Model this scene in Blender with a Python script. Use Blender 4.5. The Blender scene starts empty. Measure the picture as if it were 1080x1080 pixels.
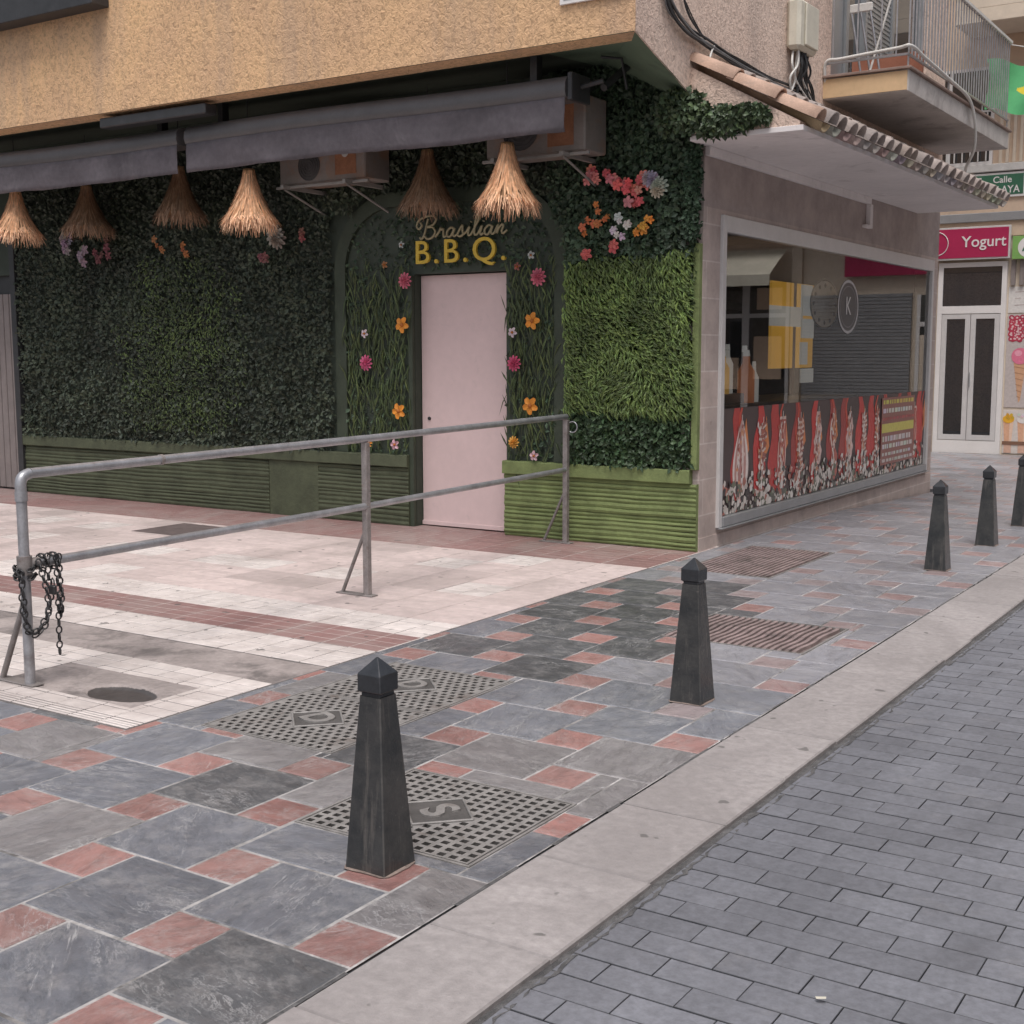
import bpy, math, random
from mathutils import Vector, Matrix, noise
R = random.Random(7)
rnd = R.random
def U(a, b): return a + (b - a) * rnd()
scene = bpy.context.scene
col = bpy.data.collections.new('place'); scene.collection.children.link(col)
def gz(y):                                   # the street falls slightly beyond the shop
    return -0.15 * min(1, max(0, (y - 12.4) / 4.1))

# ------------------------------------------------------------------ materials
def new_mat(name):
    m = bpy.data.materials.new(name); m.use_nodes = True
    nt = m.node_tree; b = nt.nodes['Principled BSDF']
    return m, nt, b
def N(nt, t, **k):
    n = nt.nodes.new(t)
    for a, v in k.items():
        if a.startswith('_'): setattr(n, a[1:], v)
        else: n.inputs[a.replace('__', ' ')].default_value = v
    return n
def ramp(nt, src, stops):
    r = nt.nodes.new('ShaderNodeValToRGB'); e = r.color_ramp.elements
    while len(e) < len(stops): e.new(0.5)
    for i, (p, c) in enumerate(stops):
        e[i].position = p; e[i].color = (c, c, c, 1) if isinstance(c, (int, float)) else (*c, 1)
    nt.links.new(src, r.inputs[0]); return r.outputs[0]
def mixc(nt, fac, a, b, mode='MIX'):
    m = nt.nodes.new('ShaderNodeMix'); m.data_type = 'RGBA'; m.blend_type = mode
    for s, v in ((0, fac), (6, a), (7, b)):
        if hasattr(v, 'links'): nt.links.new(v, m.inputs[s])
        elif s == 0: m.inputs[0].default_value = v
        else: m.inputs[s].default_value = (*v, 1) if len(v) == 3 else v
    return m.outputs[2]
def coords(nt, scale=(1, 1, 1), rot=(0, 0, 0)):
    g = nt.nodes.new('ShaderNodeNewGeometry'); mp = nt.nodes.new('ShaderNodeMapping')
    mp.inputs['Scale'].default_value = scale; mp.inputs['Rotation'].default_value = rot
    nt.links.new(g.outputs['Position'], mp.inputs[0]); return mp.outputs[0]
def noise_n(nt, vec, scale, detail=6, rough=.6, dist=0.):
    n = N(nt, 'ShaderNodeTexNoise', Scale=scale, Detail=detail, Roughness=rough, Distortion=dist)
    nt.links.new(vec, n.inputs['Vector']); return n.outputs['Fac']
def bump(nt, b, h, strength=.3, dist=.01, prev=None):
    n = N(nt, 'ShaderNodeBump', Strength=strength, Distance=dist); nt.links.new(h, n.inputs['Height'])
    if prev is not None: nt.links.new(prev, n.inputs['Normal'])
    nt.links.new(n.outputs[0], b.inputs['Normal']); return n.outputs[0]
def plain(name, c, rough=.6, var=.25, scale=6, bumps=.15, metal=0, bd=.004, attr=False, grime=None):
    """painted / cast / woven surface: base colour broken up by two noises, fine bump"""
    m, nt, b = new_mat(name)
    v = coords(nt); n1 = noise_n(nt, v, scale); n2 = noise_n(nt, v, scale * 9, 4)
    base = c
    if attr:
        a = N(nt, 'ShaderNodeAttribute', _attribute_name='col'); base = a.outputs['Color']
    f1 = ramp(nt, n1, [(.3, 1 - var), (.7, 1 + var * .6)])
    o = mixc(nt, 1, base, f1, 'MULTIPLY')
    f2 = ramp(nt, n2, [(.3, 1 - var * .5), (.7, 1 + var * .3)])
    o = mixc(nt, 1, o, f2, 'MULTIPLY')
    if grime:
        g = ramp(nt, noise_n(nt, v, grime[2], 8, .7, .6), [(grime[3], 0), (grime[3] + .14, 1)])
        gf = mixc(nt, 1, g, (grime[1],) * 3, 'MULTIPLY'); o = mixc(nt, gf, o, grime[0])
    nt.links.new(o, b.inputs['Base Color'])
    b.inputs['Roughness'].default_value = rough; b.inputs['Metallic'].default_value = metal
    if bumps: bump(nt, b, n2, bumps, bd)
    return m
M = {}
# slate: per tile colour, cloudy, with pale cleft lines and raised riven layers
def slate():
    m, nt, b = new_mat('riven_slate')
    a = N(nt, 'ShaderNodeAttribute', _attribute_name='col')
    g = N(nt, 'ShaderNodeAttribute', _attribute_name='seed')
    pos = nt.nodes.new('ShaderNodeNewGeometry')
    vr = nt.nodes.new('ShaderNodeVectorRotate'); vr.rotation_type = 'Z_AXIS'
    nt.links.new(pos.outputs['Position'], vr.inputs['Vector'])
    mul = nt.nodes.new('ShaderNodeMath'); mul.operation = 'MULTIPLY'; mul.inputs[1].default_value = 6.28
    nt.links.new(g.outputs['Fac'], mul.inputs[0]); nt.links.new(mul.outputs[0], vr.inputs['Angle'])
    mp = nt.nodes.new('ShaderNodeMapping'); mp.inputs['Scale'].default_value = (1, 2.3, 1)
    nt.links.new(vr.outputs[0], mp.inputs[0])
    add = nt.nodes.new('ShaderNodeVectorMath'); add.operation = 'ADD'
    sc = nt.nodes.new('ShaderNodeVectorMath'); sc.operation = 'SCALE'; sc.inputs['Scale'].default_value = 31
    nt.links.new(g.outputs['Vector'], sc.inputs[0]); nt.links.new(mp.outputs[0], add.inputs[0]); nt.links.new(sc.outputs[0], add.inputs[1])
    v = add.outputs[0]
    lay = noise_n(nt, v, 6.5, 12, .76, .15)
    cl = ramp(nt, lay, [(.36, .80), (.5, 1), (.66, 1.14)])
    o = mixc(nt, 1, a.outputs['Color'], cl, 'MULTIPLY')
    streak = noise_n(nt, v, 7.5, 12, .74, .45)
    line = ramp(nt, streak, [(.486, 0), (.498, .7), (.503, .7), (.516, 0)])
    brk = ramp(nt, noise_n(nt, v, 2.1, 3), [(.53, 0), (.64, 1)])
    lf = mixc(nt, 1, line, brk, 'MULTIPLY')
    o = mixc(nt, lf, o, (.50, .49, .49))
    mp2 = nt.nodes.new('ShaderNodeMapping'); mp2.inputs['Scale'].default_value = (1, 5.5, 1); nt.links.new(v, mp2.inputs[0])
    scr = noise_n(nt, mp2.outputs[0], 5.0, 8, .75, .3)
    sf = mixc(nt, 1, ramp(nt, scr, [(.60, 0), (.66, .75)]), ramp(nt, noise_n(nt, v, 1.7, 2), [(.42, 0), (.58, 1)]), 'MULTIPLY')
    o = mixc(nt, sf, o, (.46, .45, .45))
    big = ramp(nt, noise_n(nt, coords(nt), .55, 5), [(.4, .86), (.62, 1.14)])
    o = mixc(nt, 1, o, big, 'MULTIPLY')
    dust = ramp(nt, noise_n(nt, coords(nt), 7, 10, .85), [(.48, 0), (.70, .55)])
    o = mixc(nt, dust, o, (.40, .38, .37))
    nt.links.new(o, b.inputs['Base Color'])
    rr = ramp(nt, lay, [(.3, .26), (.7, .5)]); nt.links.new(rr, b.inputs['Roughness'])
    p = bump(nt, b, ramp(nt, streak, [(.2, 0), (.44, .35), (.49, .7), (.53, .75), (.8, 1)]), .55, .008)
    bump(nt, b, noise_n(nt, v, 40, 5), .25, .003, p)
    return m
M['slate'] = slate()
def stone(name, rough, scale, var, streaks=.0, dirt=(.11, .10, .095), dl=.62, damt=.6, bs=.3, lo=.8, hi=1.15, spots=True):
    m, nt, b = new_mat(name); v = coords(nt)
    a = N(nt, 'ShaderNodeAttribute', _attribute_name='col')
    o = mixc(nt, 1, a.outputs['Color'], ramp(nt, noise_n(nt, v, scale, 8, .65), [(.32, lo), (.68, hi)]), 'MULTIPLY')
    d = ramp(nt, noise_n(nt, v, .9, 9, .72, .8), [(dl - .1, 0), (dl + .08, damt)])
    o = mixc(nt, d, o, dirt)
    if spots:
        s = ramp(nt, noise_n(nt, v, 11, 2, .4), [(.70, 0), (.73, .7)])
        o = mixc(nt, s, o, (.09, .085, .08))
    nt.links.new(o, b.inputs['Base Color']); b.inputs['Roughness'].default_value = rough
    p = bump(nt, b, noise_n(nt, v, 160, 3), bs, .002)
    bump(nt, b, noise_n(nt, v, 14, 5), bs, .006, p)
    return m
M['kerbstone'] = stone('kerb_stone', .8, 24, .2, dirt=(.21, .19, .185), dl=.52, damt=.55, bs=.7, lo=.80, hi=1.15)
def road_wear(m):
    nt = m.node_tree; b = nt.nodes['Principled BSDF']; l_ = b.inputs['Base Color'].links[0]; src = l_.from_socket
    f1 = ramp(nt, noise_n(nt, coords(nt, (1.6, .22, 1)), 1.0, 6, .6), [(.40, .88), (.60, 1.1)])
    o = mixc(nt, 1, src, f1, 'MULTIPLY')
    f2 = ramp(nt, noise_n(nt, coords(nt), 2.4, 9, .8), [(.56, 0), (.72, .4)])
    o = mixc(nt, f2, o, (.26, .25, .25)); nt.links.new(o, b.inputs['Base Color'])
M['paver'] = stone('road_paver', .55, 45, .2, dirt=(.06, .06, .065), dl=.66, damt=.5, bs=.35, lo=.8, hi=1.18, spots=False)
road_wear(M['paver'])
M['plaza'] = stone('plaza_tile', .6, 12, .2, dirt=(.34, .285, .265), dl=.56, damt=.6, bs=.25, lo=.84, hi=1.08)
M['concrete'] = plain('worn_concrete', (.33, .285, .27), .8, .3, 4, .6, grime=((.12, .105, .10), .85, 3.0, .50))
M['balconc'] = plain('pale_balcony_concrete', (.50, .46, .435), .85, .15, 3, .3, grime=((.26, .23, .22), .7, 2.5, .52))
M['dentconc'] = plain('dent_shadow_concrete', (.07, .062, .06), .5, .3, 5, .4)  # floor of the dent, its shadow painted dark into the concrete
M['grout_pale'] = plain('pale_grout', (.40, .38, .37), .9, .45, 3, .5, grime=((.08, .075, .07), .9, 3.2, .48))
M['grout_dark'] = plain('dark_joint', (.05, .05, .053), .95, .3, 8, .4)
M['plazagrout'] = plain('plaza_grout', (.15, .135, .13), .9, .3, 5, .3)
M['redgrout'] = plain('red_tile_grout', (.56, .50, .47), .9, .3, 5, .3)
M['bed'] = plain('rusty_mortar', (.24, .185, .16), .9, .4, 20, .6)
M['covdark'] = plain('dark_cover', (.13, .10, .095), .7, .3, 8, .4)
M['asphalt'] = plain('asphalt', (.06, .06, .062), .9, .3, 3, .4)
M['mortar'] = plain('rough_mortar', (.15, .145, .145), .95, .45, 22, .9, bd=.012, grime=((.07, .068, .07), .9, 9, .5))
M['iron'] = plain('cast_iron', (.27, .255, .245), .55, .3, 14, .4, .1, grime=((.12, .09, .075), .7, 5, .55))
M['ironhole'] = plain('iron_recess', (.085, .078, .074), .9, .3, 10, .2)
M['gratehole'] = plain('grate_recess', (.20, .165, .155), .9, .3, 10, .2)
M['gratered'] = plain('worn_red_grate', (.34, .26, .25), .6, .35, 8, .4, .2, grime=((.1, .085, .08), .8, 4, .5))
# stucco with a coarse trowelled relief
def stucco(name, c, c2, coarse, dirt):
    m, nt, b = new_mat(name); v = coords(nt)
    n = noise_n(nt, v, coarse, 5, .6, .9)
    o = mixc(nt, ramp(nt, noise_n(nt, v, 1.1, 6), [(.35, 0), (.65, 1)]), c, c2)
    o = mixc(nt, 1, o, ramp(nt, n, [(.36, .68), (.5, .98), (.7, 1.12)]), 'MULTIPLY')
    vs = coords(nt, (1.2, 1.2, .12))
    o = mixc(nt, ramp(nt, noise_n(nt, vs, 2.2, 6, .6), [(.52, 0), (.72, .55)]), o, dirt)
    nt.links.new(o, b.inputs['Base Color']); b.inputs['Roughness'].default_value = .92
    bump(nt, b, n, .8, .022); return m
M['stucco_orange'] = stucco('orange_stucco', (.74, .47, .255), (.62, .395, .235), 30, (.42, .30, .22))
M['stucco_pink'] = stucco('pink_beige_stucco', (.76, .59, .49), (.68, .51, .42), 30, (.44, .35, .30))
M['beige'] = plain('beige_render', (.62, .47, .35), .9, .12, 1.2, .2, grime=((.35, .28, .23), .5, 1.1, .6))
M['cream'] = plain('cream_render', (.66, .56, .45), .9, .12, 1.2, .2, grime=((.4, .34, .3), .5, .9, .6))
M['yellowend'] = plain('ochre_paint', (.66, .46, .27), .85, .12, 2, .2, grime=((.35, .28, .22), .6, 4, .6))
def cladding():
    m, nt, b = new_mat('stone_cladding')
    g = nt.nodes.new('ShaderNodeNewGeometry'); s = nt.nodes.new('ShaderNodeSeparateXYZ'); c = nt.nodes.new('ShaderNodeCombineXYZ')
    nt.links.new(g.outputs['Position'], s.inputs[0]); nt.links.new(s.outputs['Y'], c.inputs['X']); nt.links.new(s.outputs['Z'], c.inputs['Y'])
    br = N(nt, 'ShaderNodeTexBrick', Scale=1.0); br.inputs['Brick Width'].default_value = .86; br.inputs['Row Height'].default_value = .29
    br.inputs['Mortar Size'].default_value = .006; br.inputs['Color1'].default_value = (.50, .405, .365, 1); br.inputs['Color2'].default_value = (.43, .355, .325, 1)
    br.inputs['Mortar'].default_value = (.56, .49, .455, 1)
    nt.links.new(c.outputs[0], br.inputs['Vector'])
    v = coords(nt)
    flat = mixc(nt, ramp(nt, s.outputs['Z'], [(.0, 0), (1, 1)]), br.outputs['Color'], br.outputs['Color'])
    # plain render above the window
    st = nt.nodes.new('ShaderNodeMath'); st.operation = 'GREATER_THAN'; st.inputs[1].default_value = 2.74
    nt.links.new(s.outputs['Z'], st.inputs[0])
    o = mixc(nt, st.outputs[0], flat, (.37, .305, .285))
    o = mixc(nt, 1, o, ramp(nt, noise_n(nt, v, 3.2, 7, .7), [(.32, .78), (.68, 1.2)]), 'MULTIPLY')
    o = mixc(nt, ramp(nt, noise_n(nt, v, 9, 8, .75), [(.6, 0), (.72, .45)]), o, (.15, .115, .11))
    nt.links.new(o, b.inputs['Base Color']); b.inputs['Roughness'].default_value = .7
    bump(nt, b, noise_n(nt, v, 26, 6), .4, .006); return m
M['cladding'] = cladding()
def greenbase(name, c, rows):
    m, nt, b = new_mat(name); v = coords(nt)
    o = mixc(nt, 1, c, ramp(nt, noise_n(nt, v, 5, 8, .7), [(.3, .68), (.7, 1.25)]), 'MULTIPLY')
    o = mixc(nt, ramp(nt, noise_n(nt, v, 21, 6, .8), [(.63, 0), (.75, .5)]), o, (.035, .04, .02))
    nt.links.new(o, b.inputs['Base Color']); b.inputs['Roughness'].default_value = .75
    bump(nt, b, noise_n(nt, v, 30, 6), .6, .01); return m
M['green'] = greenbase('green_wall_paint', (.175, .215, .08), 0)
M['greenshade'] = greenbase('green_paint_in_shade', (.075, .085, .048), 0)  # darker copy of the green: awning shade painted into the left base
M['greendk'] = plain('dark_green_paint', (.045, .058, .042), .7, .25, 3, .2)
M['greensoffit'] = plain('sage_soffit_paint', (.12, .17, .115), .75, .15, 2, .15, grime=((.05, .06, .05), .6, 2, .6))
M['archgreen'] = plain('arch_green', (.042, .054, .034), .65, .25, 6, .3)
M['soffit'] = plain('pale_soffit', (.78, .73, .72), .85, .1, 1.5, .1, grime=((.42, .38, .37), .7, 2.4, .58))
M['white'] = plain('white_paint', (.74, .71, .69), .5, .06, 3, .05)
M['alu'] = plain('white_aluminium', (.62, .60, .59), .4, .08, 3, .05, .1)
M['alugrey'] = plain('grey_aluminium', (.36, .37, .38), .35, .1, 5, .05, .5)
M['door'] = plain('pale_pink_door', (.68, .52, .505), .6, .07, 1.6, .08, grime=((.50, .40, .38), .5, 5, .60))
M['black'] = plain('dark_grey_paint', (.035, .035, .037), .5, .3, 8, .1)
M['awning'] = plain('awning_cloth', (.125, .110, .122), .85, .3, 2.2, .25, grime=((.20, .18, .19), .6, 1.6, .55))
M['awningcase'] = plain('awning_case', (.12, .115, .118), .5, .12, 5, .05, .2)
M['galv'] = plain('galvanised_pipe', (.42, .42, .44), .42, .25, 9, .15, .6, grime=((.22, .18, .17), .6, 6, .6))
M['galvold'] = plain('rusty_galvanised', (.30, .27, .26), .55, .3, 12, .2, .35, grime=((.16, .10, .08), .7, 7, .55))
M['chain'] = plain('black_chain', (.06, .058, .06), .45, .3, 20, .1, .5)
def bollmat():
    m, nt, b = new_mat('bollard_iron'); v = coords(nt)
    o = mixc(nt, ramp(nt, noise_n(nt, v, 9, 8, .7), [(.35, 0), (.7, 1)]), (.024, .026, .028), (.060, .058, .056))
    o = mixc(nt, ramp(nt, noise_n(nt, v, 55, 5, .8), [(.62, 0), (.72, .6)]), o, (.17, .155, .14))
    nt.links.new(o, b.inputs['Base Color']); a = N(nt, 'ShaderNodeAttribute', _attribute_name='col'); o = mixc(nt, 1, o, a.outputs['Color'], 'MULTIPLY')
    vs = coords(nt, (14, 14, 1.3)); o = mixc(nt, ramp(nt, noise_n(nt, vs, 1.6, 6, .7), [(.54, 0), (.68, .55)]), o, (.135, .12, .108))
    nt.links.new(o, b.inputs['Base Color'])
    b.inputs['Roughness'].default_value = .22
    bump(nt, b, noise_n(nt, v, 60, 5), .5, .004); return m
M['bollard'] = bollmat()
M['bollcap'] = plain('bollard_cap', (.03, .032, .036), .13, .3, 14, .12, attr=True)
M['tile'] = plain('roof_tile_clay', (.44, .30, .24), .85, .22, 8, .5, attr=True, grime=((.22, .19, .17), .6, 6, .55))
M['leaf'] = plain('leaf', (.05, .09, .03), .55, .3, 20, 0, attr=True)
M['petal'] = plain('petal', (.5, .1, .1), .6, .12, 30, 0, attr=True)
M['straw'] = plain('straw', (.5, .3, .15), .8, .25, 30, 0, attr=True)
M['gold'] = plain('gold_letter', (.62, .42, .045), .45, .1, 8, .1)
M['script'] = plain('gold_script', (.34, .29, .17), .5, .1, 8, .1)
M['acbody'] = plain('ac_white', (.26, .225, .205), .55, .15, 5, .1, grime=((.33, .17, .10), .6, 3, .5))
M['acdark'] = plain('ac_grille', (.09, .085, .085), .6, .2, 5, .1)
M['rust'] = plain('rusty_orange', (.34, .15, .08), .7, .3, 6, .2)
M['bracket'] = plain('pale_bracket', (.30, .275, .255), .5, .2, 7, .1)
M['cable'] = plain('black_cable', (.03, .03, .032), .6, .2, 20, .1)
M['cablegrey'] = plain('grey_cable', (.16, .155, .155), .6, .2, 20, .1)
M['cablewhite'] = plain('white_conduit', (.62, .60, .57), .5, .15, 10, .1)
M['ivory'] = plain('ivory_plastic', (.64, .60, .50), .5, .12, 5, .1)
M['fabricflag'] = plain('flag_cloth', (.1, .4, .2), .8, .1, 5, .1, attr=True)
M['print'] = plain('printed_vinyl', (.5, .5, .5), .35, .12, 24, 0, attr=True)
M['signred'] = plain('crimson_sign', (.40, .022, .085), .4, .08, 2, .02)
M['signgreen'] = plain('green_plate', (.045, .15, .09), .4, .12, 6, .03)
M['lime'] = plain('lime_sign', (.22, .42, .12), .4, .1, 3, .02)
M['brick'] = plain('brick_red_skirting', (.33, .13, .08), .8, .2, 8, .2)
M['shutter'] = plain('roller_shutter', (.30, .30, .305), .55, .12, 4, .1, .2)
M['shutterbrown'] = plain('brown_shutter', (.235, .20, .19), .6, .12, 8, .1)
M['inner'] = plain('shop_inner_wall', (.12, .11, .105), .8, .25, 3, .1)
M['tilebrown'] = plain('dusty_brown_tile', (.27, .19, .16), .7, .25, 6, .2)
M['innerfloor'] = plain('shop_floor', (.1, .09, .085), .6, .2, 3, .1)
M['wood'] = plain('dark_wood', (.12, .07, .05), .5, .3, 9, .1)
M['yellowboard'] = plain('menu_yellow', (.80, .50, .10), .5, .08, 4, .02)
nt = M['yellowboard'].node_tree; nt.nodes['Principled BSDF'].inputs['Emission Color'].default_value = (.8, .42, .06, 1); nt.nodes['Principled BSDF'].inputs['Emission Strength'].default_value = .28  # small emission added to keep the menu bright behind the glass
M['whiteboard'] = plain('white_added_glow', (.75, .74, .7), .5, .08, 4, .02)
nt = M['whiteboard'].node_tree; nt.nodes['Principled BSDF'].inputs['Emission Color'].default_value = (.6, .6, .58, 1); nt.nodes['Principled BSDF'].inputs['Emission Strength'].default_value = .22  # small glow added to white notices, bottles and caps that are no lamps
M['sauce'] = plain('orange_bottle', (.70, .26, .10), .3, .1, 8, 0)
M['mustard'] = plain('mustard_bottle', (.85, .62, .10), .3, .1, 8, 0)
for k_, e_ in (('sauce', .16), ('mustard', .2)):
    b_ = M[k_].node_tree.nodes['Principled BSDF']; b_.inputs['Emission Color'].default_value = (.75, .4, .12, 1) if k_ == 'mustard' else (.6, .22, .1, 1); b_.inputs['Emission Strength'].default_value = e_  # added glow: the bottles would stay dark behind the glass
def glass(name, tint, dark=None):
    m = bpy.data.materials.new(name); m.use_nodes = True; nt = m.node_tree; nt.nodes.clear()
    out = nt.nodes.new('ShaderNodeOutputMaterial'); mx = nt.nodes.new('ShaderNodeMixShader')
    fr = N(nt, 'ShaderNodeFresnel', IOR=2.15); gl = N(nt, 'ShaderNodeBsdfGlossy', Roughness=.012); gl.inputs['Color'].default_value = (1, 1, 1, 1)
    nz = noise_n(nt, coords(nt), 1.3, 2); bp = N(nt, 'ShaderNodeBump', Strength=.02, Distance=.01); nt.links.new(nz, bp.inputs['Height']); nt.links.new(bp.outputs[0], gl.inputs['Normal'])
    if dark: tr = N(nt, 'ShaderNodeBsdfDiffuse', Roughness=.5); tr.inputs['Color'].default_value = (*dark, 1)
    else: tr = nt.nodes.new('ShaderNodeBsdfTransparent'); tr.inputs['Color'].default_value = (*tint, 1)
    nt.links.new(fr.outputs[0], mx.inputs[0]); nt.links.new(tr.outputs[0], mx.inputs[1]); nt.links.new(gl.outputs[0], mx.inputs[2]); nt.links.new(mx.outputs[0], out.inputs[0])
    return m
M['glass'] = glass('shop_glass', (.86, .88, .88))
M['darkglass'] = glass('dark_glass', None, (.03, .033, .037))

# ------------------------------------------------------------------ mesh builder
class MB:
    def __init__(s): s.v = []; s.f = []; s.c = []; s.m = []; s.s = []; s.seed = []
    def add(s, vs, fs, c=(1, 1, 1), m=0, smooth=False, seed=0.):
        o = len(s.v); s.v += [tuple(p) for p in vs]
        for f in fs: s.f.append(tuple(i + o for i in f)); s.c.append(c); s.m.append(m); s.s.append(smooth); s.seed.append(seed)
    def box(s, x0, x1, y0, y1, z0, z1, c=(1, 1, 1), m=0, ch=0.):
        if ch <= 0:
            s.add([(x, y, z) for z in (z0, z1) for y in (y0, y1) for x in (x0, x1)],
                  [(0, 2, 3, 1), (4, 5, 7, 6), (0, 1, 5, 4), (2, 6, 7, 3), (0, 4, 6, 2), (1, 3, 7, 5)], c, m); return
        h = ch; X = (x0, x1); Y = (y0, y1); Z = (z0, z1); vs = []; ix = {}
        for a in (0, 1):
            for b in (0, 1):
                for d in (0, 1):
                    sx, sy, sz = (h, -h)[a], (h, -h)[b], (h, -h)[d]
                    for k, p in enumerate(((X[a], Y[b] + sy, Z[d] + sz), (X[a] + sx, Y[b], Z[d] + sz), (X[a] + sx, Y[b] + sy, Z[d]))):
                        ix[(a, b, d, k)] = len(vs); vs.append(p)
        g = lambda a, b, d, k: ix[(a, b, d, k)]; fs = []
        for a in (0, 1):
            fs.append((g(a, 0, 0, 0), g(a, 1, 0, 0), g(a, 1, 1, 0), g(a, 0, 1, 0)))
            fs.append((g(0, a, 0, 1), g(1, a, 0, 1), g(1, a, 1, 1), g(0, a, 1, 1)))
            fs.append((g(0, 0, a, 2), g(1, 0, a, 2), g(1, 1, a, 2), g(0, 1, a, 2)))
        for a in (0, 1):
            for b in (0, 1):
                fs.append((g(a, b, 0, 0), g(a, b, 1, 0), g(a, b, 1, 1), g(a, b, 0, 1)))
                fs.append((g(a, 0, b, 0), g(a, 1, b, 0), g(a, 1, b, 2), g(a, 0, b, 2)))
                fs.append((g(0, a, b, 1), g(1, a, b, 1), g(1, a, b, 2), g(0, a, b, 2)))
                for d in (0, 1): fs.append((g(a, b, d, 0), g(a, b, d, 1), g(a, b, d, 2)))
        s.add(vs, fs, c, m)
    def slab(s, x0, x1, y0, y1, z, t, c, seed=0., ch=.004, tilt=.0, m=0, edge=None):
        """a paving unit: top with chamfered edges and small tilt, sides below"""
        cx, cy = (x0 + x1) / 2, (y0 + y1) / 2; tx, ty = U(-tilt, tilt), U(-tilt, tilt)
        h = lambda x, y: gz(y) + z + (x - cx) * tx + (y - cy) * ty
        a = [(x0, y0), (x1, y0), (x1, y1), (x0, y1)]; b = [(x0 + ch, y0 + ch), (x1 - ch, y0 + ch), (x1 - ch, y1 - ch), (x0 + ch, y1 - ch)]
        vs = [(x, y, h(x, y)) for x, y in b] + [(x, y, h(x, y) - ch * .8) for x, y in a] + [(x, y, h(x, y) - t) for x, y in a]
        fs = [(0, 1, 2, 3)] + [(4 + i, 4 + (i + 1) % 4, (i + 1) % 4, i) for i in range(4)] + [(8 + i, 8 + (i + 1) % 4, 4 + (i + 1) % 4, 4 + i) for i in range(4)]
        if edge is None: s.add(vs, fs, c, m, seed=seed)
        else: s.add(vs[:4], fs[:1], c, m, seed=seed); s.add(vs, fs[1:], tuple(q * edge for q in c), m, seed=seed)
    def tube(s, pts, r, n=8, c=(1, 1, 1), m=0, caps=True, r2=None):
        pts = [Vector(p) for p in pts]; rings = []; up = None
        for i, p in enumerate(pts):
            d = (pts[min(i + 1, len(pts) - 1)] - pts[max(i - 1, 0)]).normalized()
            if up is None:
                up = Vector((0, 0, 1)) if abs(d.z) < .9 else Vector((1, 0, 0))
            a = d.cross(up).normalized(); up = a.cross(d).normalized()
            rr = r if r2 is None else r + (r2 - r) * i / (len(pts) - 1)
            rings.append([p + (a * math.cos(t) + up * math.sin(t)) * rr for t in [2 * math.pi * k / n for k in range(n)]])
        vs = [q for g in rings for q in g]; fs = []
        for i in range(len(pts) - 1):
            for k in range(n): fs.append((i * n + k, i * n + (k + 1) % n, (i + 1) * n + (k + 1) % n, (i + 1) * n + k))
        s.add(vs, fs, c, m, True)
        if caps: s.add(rings[0], [tuple(range(n))][:1], c, m); s.add(rings[-1], [tuple(range(n))][:1], c, m)
    def lathe(s, prof, cx, cy, n=24, c=(1, 1, 1), m=0):
        vs = [(cx + r * math.cos(2 * math.pi * k / n), cy + r * math.sin(2 * math.pi * k / n), z) for r, z in prof for k in range(n)]
        fs = [(i * n + k, i * n + (k + 1) % n, (i + 1) * n + (k + 1) % n, (i + 1) * n + k) for i in range(len(prof) - 1) for k in range(n)]
        s.add(vs, fs, c, m, True)
    def poly(s, pts, c=(1, 1, 1), m=0): s.add(pts, [tuple(range(len(pts)))], c, m)
    def build(s, name, mats, parent=None, loc=None, fix=True):
        me = bpy.data.meshes.new(name); me.from_pydata(s.v, [], s.f)
        if not isinstance(mats, (list, tuple)): mats = [mats]
        for m in mats: me.materials.append(M[m])
        me.polygons.foreach_set('material_index', s.m); me.polygons.foreach_set('use_smooth', s.s)
        a = me.attributes.new('col', 'FLOAT_COLOR', 'FACE')
        a.data.foreach_set('color', [x for c in s.c for x in (c[0], c[1], c[2], 1)])
        if any(s.seed):
            b = me.attributes.new('seed', 'FLOAT', 'FACE'); b.data.foreach_set('value', s.seed)
        if fix:
            import bmesh
            bm = bmesh.new(); bm.from_mesh(me); bmesh.ops.recalc_face_normals(bm, faces=bm.faces); bm.to_mesh(me); bm.free()
        me.update()
        o = bpy.data.objects.new(name, me); col.objects.link(o)
        if parent is not None:
            o.parent = parent
            if loc is None:                      # geometry given in world coordinates
                w = Vector((0, 0, 0)); p = parent
                while p is not None: w += p.location; p = p.parent
                me.transform(Matrix.Translation(-w))
        if loc is not None: o.location = loc
        return o
def tag(o, label=None, cat=None, group=None, kind=None):
    if label: o['label'] = label
    if cat: o['category'] = cat
    if group: o['group'] = group
    if kind: o['kind'] = kind
    return o
def thing(name, label, cat, loc=(0, 0, 0), group=None):
    o = bpy.data.objects.new(name, None); o.location = loc; o.empty_display_size = .1; col.objects.link(o)
    return tag(o, label, cat, group)
def dup(root, loc, label, group=None, rz=0, name_scale=False):
    def cp(o, par):
        c = o.copy(); col.objects.link(c); c.parent = par
        for ch in [x for x in root_children(o)]: cp(ch, c)
        return c
    r = cp(root, None); r.location = loc; r.rotation_euler = (0, 0, rz); r['label'] = label
    if name_scale: r.scale = (1 + U(-.07, .07), 1 + U(-.07, .07), 1 + U(-.05, .05))
    if group: r['group'] = group
    return r
def root_children(o): return list(kids.get(o.name, []))
kids = {}
def index_kids():
    kids.clear()
    for o in bpy.data.objects:
        if o.parent: kids.setdefault(o.parent.name, []).append(o)
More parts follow.
